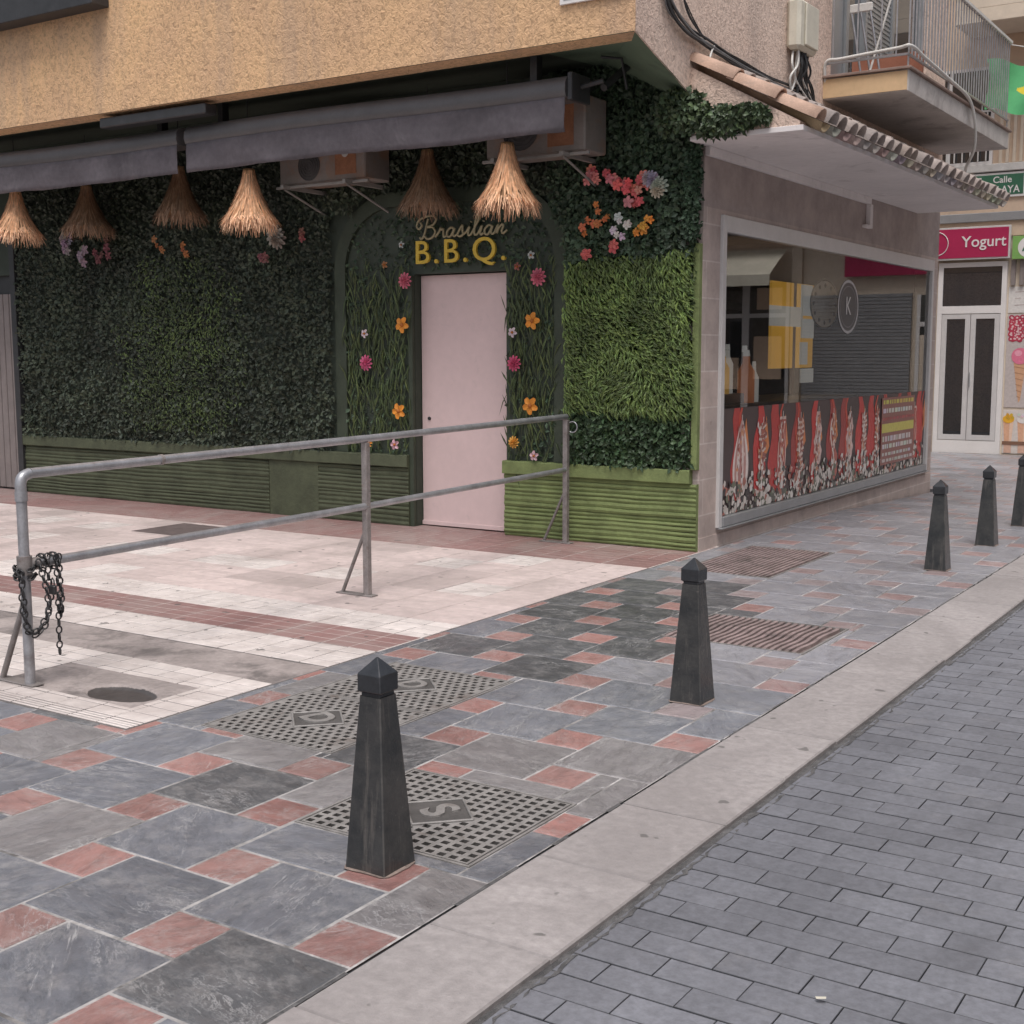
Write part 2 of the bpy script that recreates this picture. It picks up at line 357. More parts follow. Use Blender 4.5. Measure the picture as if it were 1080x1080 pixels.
def text_mesh(txt, size, depth, offset=0., shear=0., align='CENTER', spacing=1.):
    c = bpy.data.curves.new('t', 'FONT'); c.body = txt; c.size = size; c.extrude = depth; c.offset = offset; c.shear = shear
    c.align_x = align; c.align_y = 'CENTER'; c.space_character = spacing; c.resolution_u = 4
    o = bpy.data.objects.new('t', c); col.objects.link(o); bpy.context.view_layer.update()
    me = bpy.data.meshes.new_from_object(o.evaluated_get(bpy.context.evaluated_depsgraph_get()))
    bpy.data.objects.remove(o); bpy.data.curves.remove(c); return me
def text_obj(name, txt, size, depth, mat, parent, pos, rot=(math.pi / 2, 0, 0), sx=1., **k):
    me = text_mesh(txt, size, depth, **k)
    w = Vector((0, 0, 0)); p = parent
    while p is not None: w += p.location; p = p.parent
    T = Matrix.Translation(Vector(pos) - w) @ Matrix.Rotation(rot[2], 4, 'Z') @ Matrix.Rotation(rot[0], 4, 'X') @ Matrix.Diagonal((sx, 1, 1, 1))
    me.transform(T); me.materials.clear(); me.materials.append(M[mat])
    o = bpy.data.objects.new(name, me); col.objects.link(o); o.parent = parent; return o
def smooth_path(pts, n=8):
    pts = [Vector(p) for p in pts]; out = []
    for i in range(len(pts) - 1):
        p0, p1, p2, p3 = pts[max(i - 1, 0)], pts[i], pts[i + 1], pts[min(i + 2, len(pts) - 1)]
        for k in range(n):
            t = k / n
            out.append(.5 * ((2 * p1) + (-p0 + p2) * t + (2 * p0 - 5 * p1 + 4 * p2 - p3) * t * t + (-p0 + 3 * p1 - 3 * p2 + p3) * t ** 3))
    out.append(pts[-1]); return out

# ------------------------------------------------------------------ camera
Fpx = 1349.1
yaw, pit, rol = -0.577800602, -0.1237727, -0.001691572
f = Vector((math.sin(yaw) * math.cos(pit), math.cos(yaw) * math.cos(pit), math.sin(pit)))
r = Vector((math.cos(yaw), -math.sin(yaw), 0)); u = r.cross(f)
r, u = r * math.cos(rol) + u * math.sin(rol), -r * math.sin(rol) + u * math.cos(rol)
cam = bpy.data.cameras.new('camera'); co = bpy.data.objects.new('camera', cam); scene.collection.objects.link(co)
co.matrix_world = Matrix(((r.x, u.x, -f.x, 0), (r.y, u.y, -f.y, 0), (r.z, u.z, -f.z, 1.6), (0, 0, 0, 1)))
cam.sensor_width = 36; cam.lens = Fpx / 1080 * 36; cam.clip_end = 600; cam.clip_start = .05
scene.camera = co

# ------------------------------------------------------------------ light
scene.view_settings.view_transform = 'Standard'; scene.view_settings.look = 'None'; scene.view_settings.exposure = 0
w = bpy.data.worlds.new('World'); scene.world = w; w.use_nodes = True; nt = w.node_tree
sky = nt.nodes.new('ShaderNodeTexSky'); sky.sky_type = 'NISHITA'; sky.sun_disc = False
SE, SA = math.radians(66), math.radians(150)      # height, compass direction (from +Y clockwise)
sky.sun_elevation = SE; sky.sun_rotation = SA; sky.air_density = 1.0; sky.dust_density = 4; sky.ozone_density = 1
hs = nt.nodes.new('ShaderNodeHueSaturation'); hs.inputs['Saturation'].default_value = .5
nt.links.new(sky.outputs[0], hs.inputs['Color']); nt.links.new(hs.outputs[0], nt.nodes['Background'].inputs['Color'])
nt.nodes['Background'].inputs['Strength'].default_value = .15
sl = bpy.data.lights.new('sun', 'SUN'); sl.energy = 2.2; sl.angle = math.radians(28); sl.color = (1, .97, .94)
so = bpy.data.objects.new('sun', sl); scene.collection.objects.link(so)
d = Vector((math.sin(SA) * math.cos(SE), math.cos(SA) * math.cos(SE), math.sin(SE)))
so.rotation_euler = d.to_track_quat('Z', 'Y').to_euler(); so.location = d * 30

# ------------------------------------------------------------------ ground
def sheet(name, x0, x1, y0, y1, z, mat):
    b = MB(); ys = sorted(set([y0, y1] + [y for y in (12.4, 16.5) if y0 < y < y1]))
    for a, c in zip(ys, ys[1:]): b.add([(x0, a, z + gz(a)), (x1, a, z + gz(a)), (x1, c, z + gz(c)), (x0, c, z + gz(c))], [(0, 1, 2, 3)])
    return tag(b.build(name, mat, fix=False), kind='structure')
sheet('ground', -300, 300, -300, 300, -.11, 'asphalt')
def sub(rects, h):
    out = []
    for (a, b, c, d) in rects:
        x0, x1, y0, y1 = h
        if x1 <= a or x0 >= b or y1 <= c or y0 >= d: out.append((a, b, c, d)); continue
        if x0 > a: out.append((a, x0, c, d)); a = x0
        if x1 < b: out.append((x1, b, c, d)); b = x1
        if y0 > c: out.append((a, b, c, y0)); c = y0
        if y1 < d: out.append((a, b, y1, d)); d = y1
    return out
COV = [(-2.95, -2.215, 3.145, 3.82), (-4.085, -3.34, 3.785, 4.46), (-4.085, -3.34, 4.46, 5.14)]
GRT = [(-3.20, -2.35, 6.45, 7.20), (-4.10, -3.38, 8.55, 9.95)]
BOL = [(-2.46, 3.01), (-2.46, 5.30), (-2.475, 9.58), (-2.455, 11.03), (-2.47, 12.46)]
regions = [(-4.3, -2.093, -3, 16.7), (-9.5, -4.3, -3, 3.56), (-16, -2.093, 16.7, 22.98), (-2.093, 8, 18.5, 22.98)]
S, s_ = .43, .215
pv = MB(); bs = MB()
def slate_col():
    t = rnd()
    if t < .18: k = U(.085, .115); return (k, k * 1.01, k * 1.07)
    if t < .72: k = U(.14, .19); return (k * .97, k, k * 1.13)
    k = U(.17, .23); return (k * 1.05, k * .985, k * 1.0)
def red_col():
    k = U(.8, 1.2); t = U(0, .35); t += .15; return (.32 * k * (1 - t) + .25 * t, .142 * k * (1 - t) + .2 * t, .125 * k * (1 - t) + .19 * t)
holes = COV + GRT
for i in range(-60, 61):
    for j in range(-60, 61):
        ox = -2.74 + i * .43 - j * .215; oy = 2.22 + i * .215 + j * .43
        if not (-17 < ox < 9 and -4 < oy < 23.5): continue
        for (a, b, c, d, big) in ((ox, ox + s_, oy, oy + s_, 0), (ox - S, ox, oy, oy + S, 1)):
            cc = slate_col() if big else red_col()
            if big and ox < -2.5 and 5.25 < oy < 8.0 and not (-4.2 < ox - .2 and ox > -2.9): pass
            if 5.2 < oy < 7.9 and -4.0 < ox < -2.75 and big: k = U(.07, .10); cc = (k, k * 1.02, k * 1.09)
            elif 4.2 < oy < 5.3 and ox > -3.6 and big: k = U(.17, .22); cc = (k * .97, k, k * 1.12)
            elif (oy > 8 or (oy > 4.6 and ox > -2.75)) and big: k = U(.20, .29); cc = (k * 1.0, k * .99, k * 1.08)  # far slates lightened: wet sky sheen and haze put into the colour
            if (oy > 7.5 or (oy > 4.6 and ox > -2.9)) and not big: k = U(.35, .9); cc = tuple(cc[q] * (1 - k) + (.27, .235, .24)[q] * k for q in range(3))  # far reds greyed to carry the same painted sheen and haze
            g = .0042 + U(0, .003)
            for (e, f_, h, k_) in regions:
                A, B, C_, D = max(a, e), min(b, f_), max(c, h), min(d, k_)
                if B - A < .03 or D - C_ < .03: continue
                rs = [(A, B, C_, D)]
                for hh in holes: rs = sub(rs, hh)
                for q in rs:
                    if q[1] - q[0] < .03 or q[3] - q[2] < .03: continue
                    pv.slab(q[0] + g, q[1] - g, q[2] + g, q[3] - g, U(-.0015, .0015), .05, cc, .01 + .98 * rnd(), .005, .004)
for (e, f_, h, k_) in regions:
    ys = sorted(set([h, k_] + [y for y in (12.4, 16.5) if h < y < k_]))
    for y0, y1 in zip(ys, ys[1:]):
        rs = [(e, f_, y0, y1)]
        for hh in holes: rs = sub(rs, hh)
        for q in rs:
            pv.add([(q[0], q[2], -.004 + gz(q[2])), (q[1], q[2], -.004 + gz(q[2])), (q[1], q[3], -.004 + gz(q[3])), (q[0], q[3], -.004 + gz(q[3]))], [(0, 1, 2, 3)], m=1)
tag(pv.build('pavement', ['slate', 'grout_pale']), kind='structure')

# kerb
kb = MB(); y = -2.9 + .02
while y < 18.4:
    L = .575 + U(-.03, .03); k = U(.93, 1.08); cc = (.335 * k, .305 * k, .298 * k)
    kb.slab(-2.085, -1.685 + U(-.006, .006), y + .002, min(y + L, 18.45) - .002, U(-.002, .002), .14, cc, 0, .006, .003, edge=.8); y += L
tag(kb.build('kerb', 'kerbstone'), kind='structure')
gp = MB(); n_ = 700
for i in range(n_):
    ya, yb = -3 + 21.4 * i / n_, -3 + 21.4 * (i + 1) / n_; dk = noise.noise((ya * 2.1, 4, 0)) + .4 * noise.noise((ya * 9, 1, 0)) > -.05
    z_ = -.011 if dk else -.003
    gp.add([(-2.097, ya, z_ + gz(ya)), (-2.083, ya, z_ + gz(ya)), (-2.083, yb, z_ + gz(yb)), (-2.097, yb, z_ + gz(yb))], [(0, 1, 2, 3)], m=0 if dk else 1)
tag(gp.build('kerb_joint', ['grout_dark', 'mortar'], fix=False), kind='structure')
# ragged mortar strip between kerb and road
mo = MB(); n = 900; L0, L1 = [], []
for i in range(n + 1):
    y = -3 + 21.4 * i / n
    L0.append((-1.70, y, -.02 + gz(y))); L1.append((-1.638 + .016 * noise.noise((y * 9, 0, 0)) + .012 * noise.noise((y * 40, 3, 0)), y, -.0105 + .003 * noise.noise((y * 30, 0, 5)) + gz(y)))
for i in range(n):
    mo.add([L0[i], L1[i], L1[i + 1], L0[i + 1]], [(0, 1, 2, 3)])
tag(mo.build('kerb_mortar', 'mortar', fix=False), kind='structure')
# road of dark concrete pavers
rd = MB(); RW = 3.6; ph = .1155; j = 0; y = 3.885 - ph * 60
while y < 18.45:
    x = -1.305 + (.1185 if j % 2 else 0) - .237 * 2
    while x < RW:
        a, b = max(x, -1.66), min(x + .237, RW)
        if b - a > .03:
            k = U(.90, 1.10); wv = .97 + .22 * noise.noise((x * .6, y * .6, 1)); k *= wv
            rd.slab(a + .0012, b - .0012, y + .0022, y + ph - .0022, -.012 + U(-.0012, .0012), .03, (.165 * k, .168 * k, .188 * k), 0, .0014, .004, edge=.42)
        x += .237
    y += ph; j += 1
for a, c in ((-3.1, 12.4), (12.4, 16.5), (16.5, 18.45)):
    rd.add([(-1.69, a, -.022 + gz(a)), (RW, a, -.022 + gz(a)), (RW, c, -.022 + gz(c)), (-1.69, c, -.022 + gz(c))], [(0, 1, 2, 3)], m=1)
tag(rd.build('road', ['paver', 'grout_dark']), kind='structure')
sheet('pavement_across_the_road', 3.62, 12, -3, 18.4, .0, 'concrete')
sheet('pavement_behind', -30, 12, -30, -3, -.012, 'concrete')

# plaza of white scored tiles with a red stripe and a red band along the facade
pl = MB(); conc = [(-7.6, -4.31, 4.47, 4.86), (-5.5, -4.55, 3.80, 4.22)]
MAT = (-9.2, -8.5, 7.75, 8.40)
x = -4.31; ix = 0
while x > -16:
    iy = 0
    for iy in range(-1, 15):
        y0 = 3.67 + .4 * iy; y1 = y0 + .4
        y0 = max(y0, 3.57)
        if y1 > 9.45: y1 = 9.7
        if y0 > 9.4: continue
        red = (5.26 < y0 < 5.28) or y0 > 8.45
        fine = y0 < 5.9 or rnd() < .12
        k = U(.93, 1.05)
        if red: cc = (.27 * k, .155 * k, .145 * k)
        elif fine: cc = (.66 * k, .595 * k, .565 * k)
        else: cc = (.61 * k, .505 * k, .48 * k)
        t = U(0, 1)
        if not red and t < .12: cc = tuple(q * .84 for q in cc)
        nx, ny = (2, 4) if fine else (1, 4 if red else (3 if rnd() < .6 else 4))
        xa, xb = x - .4, x
        for p in range(nx):
            for q in range(ny):
                a, b = xa + .4 / nx * p, xa + .4 / nx * (p + 1); c, d = y0 + (y1 - y0) / ny * q, y0 + (y1 - y0) / ny * (q + 1)
                g = (.0042 if not red else .0036) if (fine or red) else .0014 + .0012 * (rnd() < .3); ex = .0015
                rs = [(a + g + (ex if p == 0 else 0), b - g, c + g, d - g)]
                for hh in conc + [MAT]: rs = sub(rs, hh)
                kk = U(.94, 1.05)
                for w_ in rs:
                    if w_[1] - w_[0] < .012 or w_[3] - w_[2] < .012: continue
                    z = (U(-.0008, .0008) if fine else U(-.0004, .0004)) if not red else U(0, .0003)
                    pl.slab(*w_, z, .03, tuple(m_ * kk for m_ in cc), 0, .0008 if red else (.003 if fine else .0012), .0004 if red else (.002 if fine else .0006))
    x -= .4; ix += 1
for (w0, w1, mm) in ((3.56, 5.27, 1), (5.27, 5.67, 2), (5.67, 8.47, 1), (8.47, 9.75, 2)):
    rs = [(-16, -4.30, w0, w1)]
    for hh in conc + [MAT]: rs = sub(rs, hh)
    zz_ = -.0010 if mm == 2 else -.0032
    for q in rs: pl.add([(q[0], q[2], zz_), (q[1], q[2], zz_), (q[1], q[3], zz_), (q[0], q[3], zz_)], [(0, 1, 2, 3)], m=mm)
tag(pl.build('plaza_paving', ['plaza', 'plazagrout', 'redgrout']), kind='structure')
cp = MB()
def patch(x0, x1, y0, y1, dent=None, nx=60, ny=40, dep=.03):
    vs = []; fs = []
    for j in range(ny + 1):
        for i in range(nx + 1):
            X = x0 + (x1 - x0) * i / nx; Y = y0 + (y1 - y0) * j / ny
            z = .004 * noise.noise((X * 5, Y * 5, 2)) + .002 * noise.noise((X * 20, Y * 20, 0)) - .003
            if dent:
                q = ((X - dent[0]) / dent[2]) ** 2 + ((Y - dent[1]) / dent[3]) ** 2
                qq = max(0, min(1, (1.25 - q) * 1.6)); z -= dep * qq * qq * (3 - 2 * qq)
            vs.append((X, Y, z))
    for j in range(ny):
        for i in range(nx):
            X = x0 + (x1 - x0) * (i + .5) / nx; Y = y0 + (y1 - y0) * (j + .5) / ny
            mm = 1 if dent and ((X - dent[0]) / dent[2]) ** 2 + ((Y - dent[1]) / dent[3]) ** 2 < .95 + .12 * noise.noise((X * 7, Y * 7, 0)) else 0
            a = j * (nx + 1) + i; fs.append((a, a + 1, a + nx + 2, a + nx + 1)); cp.add([vs[q] for q in fs[-1]], [(0, 1, 2, 3)], m=mm, smooth=True)
patch(*conc[0], None, 120, 16); patch(*conc[1], (-4.80, 3.955, .21, .12), 240, 110, .022)
tag(cp.build('concrete_patches', ['concrete', 'dentconc'], fix=False), kind='structure')

# ------------------------------------------------------------------ covers and grates
def cover(k, name, label, glyph, rnd_holes):
    x0, x1, y0, y1 = COV[k]; cx, cy = (x0 + x1) / 2, (y0 + y1) / 2
    t = thing(name, label, 'manhole cover', (cx, cy, 0), 'cast iron covers set in the slate pavement')
    fr = MB(); w_ = .012
    for a in ((x0, x1, y0, y0 + w_), (x0, x1, y1 - w_, y1), (x0, x0 + w_, y0 + w_, y1 - w_), (x1 - w_, x1, y0 + w_, y1 - w_)): fr.box(a[0] + .001, a[1] - .001, a[2] + .001, a[3] - .001, -.06, .0)
    fr.build('frame', 'iron', t)
    p = MB(); g = .005; X0, X1, Y0, Y1 = x0 + w_ + g, x1 - w_ - g, y0 + w_ + g, y1 - w_ - g
    n = 15; px, py = (X1 - X0) / n, (Y1 - Y0) / n; hw = .29
    for i in range(n):
        for j in range(n):
            ccx, ccy = X0 + px * (i + .5), Y0 + py * (j + .5)
            off = px * .25 * (1 if j % 2 else -1) if rnd_holes else 0
            solid = abs(ccx - cx) / .16 + abs(ccy - cy) / .16 < 1 or i in (0, n - 1) and rnd_holes and off * (1 if i else -1) > 0
            a, b, c, d = ccx - px / 2, ccx + px / 2, ccy - py / 2, ccy + py / 2
            if solid: p.add([(a, c, 0), (b, c, 0), (b, d, 0), (a, d, 0)], [(0, 1, 2, 3)]); continue
            e, f2, h, k2 = ccx + off - px * hw, ccx + off + px * hw, ccy - py * hw, ccy + py * hw
            e = max(e, a + .001); f2 = min(f2, b - .001)
            o = [(a, c, 0), (b, c, 0), (b, d, 0), (a, d, 0)]; q = [(e, h, 0), (f2, h, 0), (f2, k2, 0), (e, k2, 0)]; z = [(v[0], v[1], -.02) for v in q]
            p.add(o + q, [(0, 1, 5, 4), (1, 2, 6, 5), (2, 3, 7, 6), (3, 0, 4, 7)])
            p.add(q + z, [(0, 1, 5, 4), (1, 2, 6, 5), (2, 3, 7, 6), (3, 0, 4, 7), (4, 5, 6, 7)], m=1)
    p.add([(X0, Y0, -.028), (X1, Y0, -.028), (X1, Y1, -.028), (X0, Y1, -.028)], [(0, 1, 2, 3)], m=1)
    for q in ((X0, Y0, X1, Y0), (X1, Y0, X1, Y1), (X1, Y1, X0, Y1), (X0, Y1, X0, Y0)): p.add([(q[0], q[1], 0), (q[2], q[3], 0), (q[2], q[3], -.028), (q[0], q[1], -.028)], [(0, 1, 2, 3)])
    p.build('plate', ['iron', 'ironhole'], t, fix=False)
    e = MB()
    for (sgn) in range(4):
        a = math.pi / 2 * sgn; b = a + math.pi / 2
        A = Vector((cx + .15 * math.cos(a), cy + .15 * math.sin(a), .003)); B = Vector((cx + .15 * math.cos(b), cy + .15 * math.sin(b), .003))
        e.tube([A, B], .005, 6)
    e.add([(cx + .146 * math.cos(math.pi / 2 * q), cy + .146 * math.sin(math.pi / 2 * q), .0012) for q in range(4)], [(0, 1, 2, 3)], m=1)
    e.build('emblem_plate', ['iron', 'ironhole'], t)
    text_obj('emblem_letter', glyph, .19, .004, 'iron', t, (cx, cy, .004), (0, 0, math.radians(-20)), offset=.006)
cover(0, 'manhole_cover', 'square cast iron cover with square holes and a letter S, behind the nearest bollard', 'S', False)
cover(1, 'manhole_cover', 'nearer half of the double iron cover with offset holes, left of the nearest bollard', 'D', True)
cover(2, 'manhole_cover', 'farther half of the double iron cover, beyond the nearest bollard', 'D', True)
def grate(k, label):
    x0, x1, y0, y1 = GRT[k]
    t = thing('ventilation_grate', label, 'grate', ((x0 + x1) / 2, (y0 + y1) / 2, 0), 'ribbed grates set in the pavement')
    b = MB(); w_ = .012
    for a in ((x0, x1, y0, y0 + w_), (x0, x1, y1 - w_, y1), (x0, x0 + w_, y0 + w_, y1 - w_), (x1 - w_, x1, y0 + w_, y1 - w_)): b.box(a[0] + .001, a[1] - .001, a[2] + .001, a[3] - .001, -.06, .001)
    b.build('frame', 'iron', t)
    b = MB(); x = x0 + .02
    while x < x1 - .035:
        ys = [y0 + .014 + (y1 - y0 - .028) * q / 14 for q in range(15)]
        for ya, yb in zip(ys, ys[1:]):
            wv = lambda yy: .006 * math.sin(yy * 17 + k * 2) * (1 if k == 0 else 0)
            b.add([(x + wv(ya), ya, -.001), (x + .022 + wv(ya), ya, -.001), (x + .022 + wv(yb), yb, -.001), (x + wv(yb), yb, -.001), (x + wv(ya), ya, -.02), (x + .022 + wv(ya), ya, -.02), (x + .022 + wv(yb), yb, -.02), (x + wv(yb), yb, -.02)],
                  [(0, 1, 2, 3), (0, 3, 7, 4), (1, 5, 6, 2)])
        x += .042
    b.add([(x0, y0, -.02), (x1, y0, -.02), (x1, y1, -.02), (x0, y1, -.02)], [(0, 1, 2, 3)], m=1)
    b.build('bars', ['gratered', 'gratehole'], t)
grate(0, 'reddish ribbed grate in the slates behind the second bollard')
grate(1, 'long ribbed grate in the pavement at the foot of the shop corner')
b = MB(); b.box(MAT[0] + .005, MAT[1] - .005, MAT[2] + .005, MAT[3] - .005, -.05, -.001)
tag(b.build('service_cover', 'covdark'), 'flat dark brown service cover set in the white plaza tiles', 'cover')

# ------------------------------------------------------------------ bollards
def make_bollard(loc, label):
    t = thing('bollard', label, 'bollard', loc, 'tapered black bollards along the kerb')
    x, y, z = loc
    b = MB(); w0, w1 = .079, .041; zs = [(0, w0), (.27, .061), (.55, w1)]
    def prism(b, prof, ch):
        rings = []
        for zz, w_ in prof:
            c = min(ch, w_ * .3)
            rings.append([(x + px_, y + py_, z + zz) for px_, py_ in ((-w_ + c, -w_), (w_ - c, -w_), (w_, -w_ + c), (w_, w_ - c), (w_ - c, w_), (-w_ + c, w_), (-w_, w_ - c), (-w_, -w_ + c))])
        vs = [p for g in rings for p in g]; fs = []
        for i in range(len(rings) - 1):
            for q in range(8): fs.append((i * 8 + q, i * 8 + (q + 1) % 8, (i + 1) * 8 + (q + 1) % 8, (i + 1) * 8 + q))
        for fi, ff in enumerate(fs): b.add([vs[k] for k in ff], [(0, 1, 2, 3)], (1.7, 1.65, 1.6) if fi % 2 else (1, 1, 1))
        b.poly([vs[k] for k in range(8)]); b.poly([vs[len(vs) - 8 + q] for q in range(8)])
    prism(b, zs, .004); b.build('shaft', 'bollard', t)
    b = MB(); prism(b, [(.5505, .037), (.560, .037), (.565, .044), (.568, .0455), (.618, .0455), (.621, .0445), (.668, .003)], .003); b.c = [(.03 * q_c[0], .032 * q_c[1], .036 * q_c[2]) for q_c in b.c]; b.build('cap', 'bollcap', t)
    b = MB(); n = 28; vs = []
    for q in range(n):
        a = 2 * math.pi * q / n; m_ = max(abs(math.cos(a)), abs(math.sin(a)))
        rr = .088 / m_ + .010 * noise.noise((math.cos(a) * 2, math.sin(a) * 2, x * 5 + y)); vs.append((x + rr * math.cos(a), y + rr * math.sin(a), z + .003))
    for q in range(n):
        a = 2 * math.pi * q / n; vs.append((x + .079 * math.cos(a), y + .079 * math.sin(a), z + .005))
    b.add(vs, [(q, (q + 1) % n, n + (q + 1) % n, n + q) for q in range(n)] + [tuple(range(n, 2 * n))], smooth=False); b.build('mortar_bed', 'bed', t)
    return t
bo = make_bollard((BOL[0][0], BOL[0][1], 0), 'black tapered bollard with pointed cap, nearest of the row, beside the cover marked S')
index_kids()
for i, lb in ((1, 'black tapered bollard in front of the reddish ribbed grate, second nearest of the row'),
              (2, 'black bollard level with the middle of the shop window, third along the kerb'),
              (3, 'black bollard towards the far end of the shop window, fourth along the kerb'),
              (4, 'farthest black bollard, cut by the right edge of the photo')):
    dup(bo, (BOL[i][0], BOL[i][1], gz(BOL[i][1])), lb)

# ------------------------------------------------------------------ handrail
hr = thing('handrail', 'galvanised tube handrail with three braced posts crossing the white plaza to the green wall', 'handrail', (-5.4, 6.5, 0))
P = [(-5.285, 3.81), (-5.37, 6.48), (-5.47, 9.22)]
def lerp(a, b, t): return tuple(a[i] + (b[i] - a[i]) * t for i in range(len(a)))
zt = [1.03, 1.045, 1.07]; zm = [.59, .60, .625]
b = MB()
corner = smooth_path([(P[0][0], P[0][1], .93), (P[0][0], P[0][1], .985), (P[0][0] - .001, P[0][1] + .015, 1.015), (P[0][0] - .002, P[0][1] + .055, 1.03)], 6)
b.tube(corner[-1:] + [(P[1][0], P[1][1], zt[1])], .0245, 14); b.tube([(P[1][0], P[1][1], zt[1]), (P[2][0], P[2][1], zt[2])], .0235, 14)
b.build('top_rail', 'galv', hr)
b = MB(); b.tube(corner, .027, 14); b.tube([(P[0][0], P[0][1], .90), (P[0][0], P[0][1], .945)], .030, 14); b.build('elbow', 'galv', hr)
b = MB(); b.tube([(P[0][0], P[0][1], zm[0]), (P[1][0], P[1][1], zm[1])], .0225, 14); b.tube([(P[1][0], P[1][1], zm[1]), (P[2][0], P[2][1], zm[2])], .021, 14); b.build('middle_rail', 'galv', hr)
b = MB(); b.tube([lerp((P[0][0], P[0][1], zt[0]), (P[1][0], P[1][1], zt[1]), .33 + q) for q in (0, .008)], .0285, 14); b.build('coupling', 'galvold', hr)
b = MB(); b.tube([(P[0][0], P[0][1], zm[0] - .045), (P[0][0], P[0][1], zm[0] + .045)], .036, 14); b.tube([(P[0][0], P[0][1] + .02, zm[0]), (P[0][0], P[0][1] + .075, zm[0])], .031, 14); b.build('clamp', 'galvold', hr)
for k, (x, y) in enumerate(P):
    b = MB(); w_ = .022
    if k == 0: b.tube([(x, y, .006), (x, y, .93)], .0255, 14)
    else: b.box(x - w_, x + w_, y - w_, y + w_, .006, zt[k] - .024, ch=.004)
    po = b.build('post', 'galv' if k == 0 else 'galvold', hr)
    b = MB(); b.box(x - .25, x + .06, y - .035, y + .035, .0015, .009, ch=.002); b.build('base_plate', 'galvold', po)
    b = MB(); dz = .42 if k else .40
    b.tube([(x - .215, y, .008), (x - .02, y, dz)], .0125 if k else .015, 8); b.build('brace', 'galvold', po)
b = MB(); n = 24; c0 = (P[2][0] + .062, P[2][1] - .0, .985)
b.tube([(c0[0] + .045 * math.cos(a), c0[1], c0[2] + .045 * math.sin(a)) for a in [math.radians(-125 + 250 * q / n) for q in range(n + 1)]], .0055, 8); b.build('end_ring', 'galv', hr)

# chain wrapped around the mid rail near the first post
def chain_path(b, pts, link=.036, r_=.0042, wd=.0115):
    pts = smooth_path(pts, 12); acc = 0; last = pts[0]; k = 0; pos = [(pts[0], (pts[1] - pts[0]).normalized())]
    for p in pts[1:]:
        acc += (p - last).length; 
        if acc >= link * .74: pos.append((p, (p - pos[-1][0]).normalized())); acc = 0
        last = p
    for c, d_ in pos:
        a = d_.cross(Vector((.3, .9, .1))).normalized(); bb = d_.cross(a).normalized()
        s1 = a if k % 2 else bb; k += 1; ring = []
        for q in range(13):
            t = 2 * math.pi * q / 12; ring.append(c + d_ * (link / 2) * math.sin(t) * (1 if abs(math.sin(t)) < .9 else 1.0) + s1 * wd * math.cos(t) * (1.15 if abs(math.cos(t)) > .5 else 1))
        b.tube(ring, r_, 6, caps=False)
ch = thing('chain', 'dark steel chain hanging in loops from the left end of the handrail', 'chain', (-5.2, 3.85, .58))
b = MB(); x0, y0 = P[0]
ry = lambda d_: y0 + d_
chain_path(b, [(x0 + .033, ry(.105), zm[0] + .03), (x0 + .03, ry(.11), .5), (x0 + .05, ry(.1), .4), (x0 + .07, ry(.03), .30), (x0 + .04, ry(-.02), .27), (x0 + .03, ry(-.045), .40), (x0 + .035, ry(-.045), .52), (x0 + .01, ry(-.045), .58)])
chain_path(b, [(x0 + .04, ry(.05), .60), (x0 + .08, ry(.06), .45), (x0 + .085, ry(.05), .32), (x0 + .06, ry(.0), .255), (x0 + .035, ry(-.03), .31), (x0 + .035, ry(-.04), .46)])
chain_path(b, [(x0 + .035, ry(.17), zm[0] + .02), (x0 + .036, ry(.17), .45), (x0 + .045, ry(.16), .33), (x0 + .06, ry(.15), .36), (x0 + .05, ry(.17), .45)])
chain_path(b, [(x0 + .034, ry(.155), zm[0] + .02), (x0 + .036, ry(.155), .4), (x0 + .038, ry(.15), .25), (x0 + .036, ry(.15), .12)])
for a0 in (.10, .165):
    c = Vector((x0 - .003, ry(a0), zm[0])); chain_path(b, [c + Vector((.034 * math.cos(t), 0, .034 * math.sin(t))) for t in [math.radians(q) for q in range(0, 330, 30)]])
for dz in (-.03, .01): 
    c = Vector((x0, y0, zm[0] - .03 + dz)); chain_path(b, [c + Vector((.045 * math.cos(t), .045 * math.sin(t), .01 * math.sin(t * 2))) for t in [math.radians(q) for q in range(0, 345, 30)]])
b.build('links', 'chain', ch)
b = MB(); b.box(x0 + .055, x0 + .10, ry(.085), ry(.105), .44, .485, ch=.005)
b.tube([(x0 + .065, ry(.095), .485), (x0 + .067, ry(.095), .51), (x0 + .078, ry(.095), .52), (x0 + .089, ry(.095), .51), (x0 + .09, ry(.095), .485)], .004, 6); b.build('padlock', 'chain', ch)

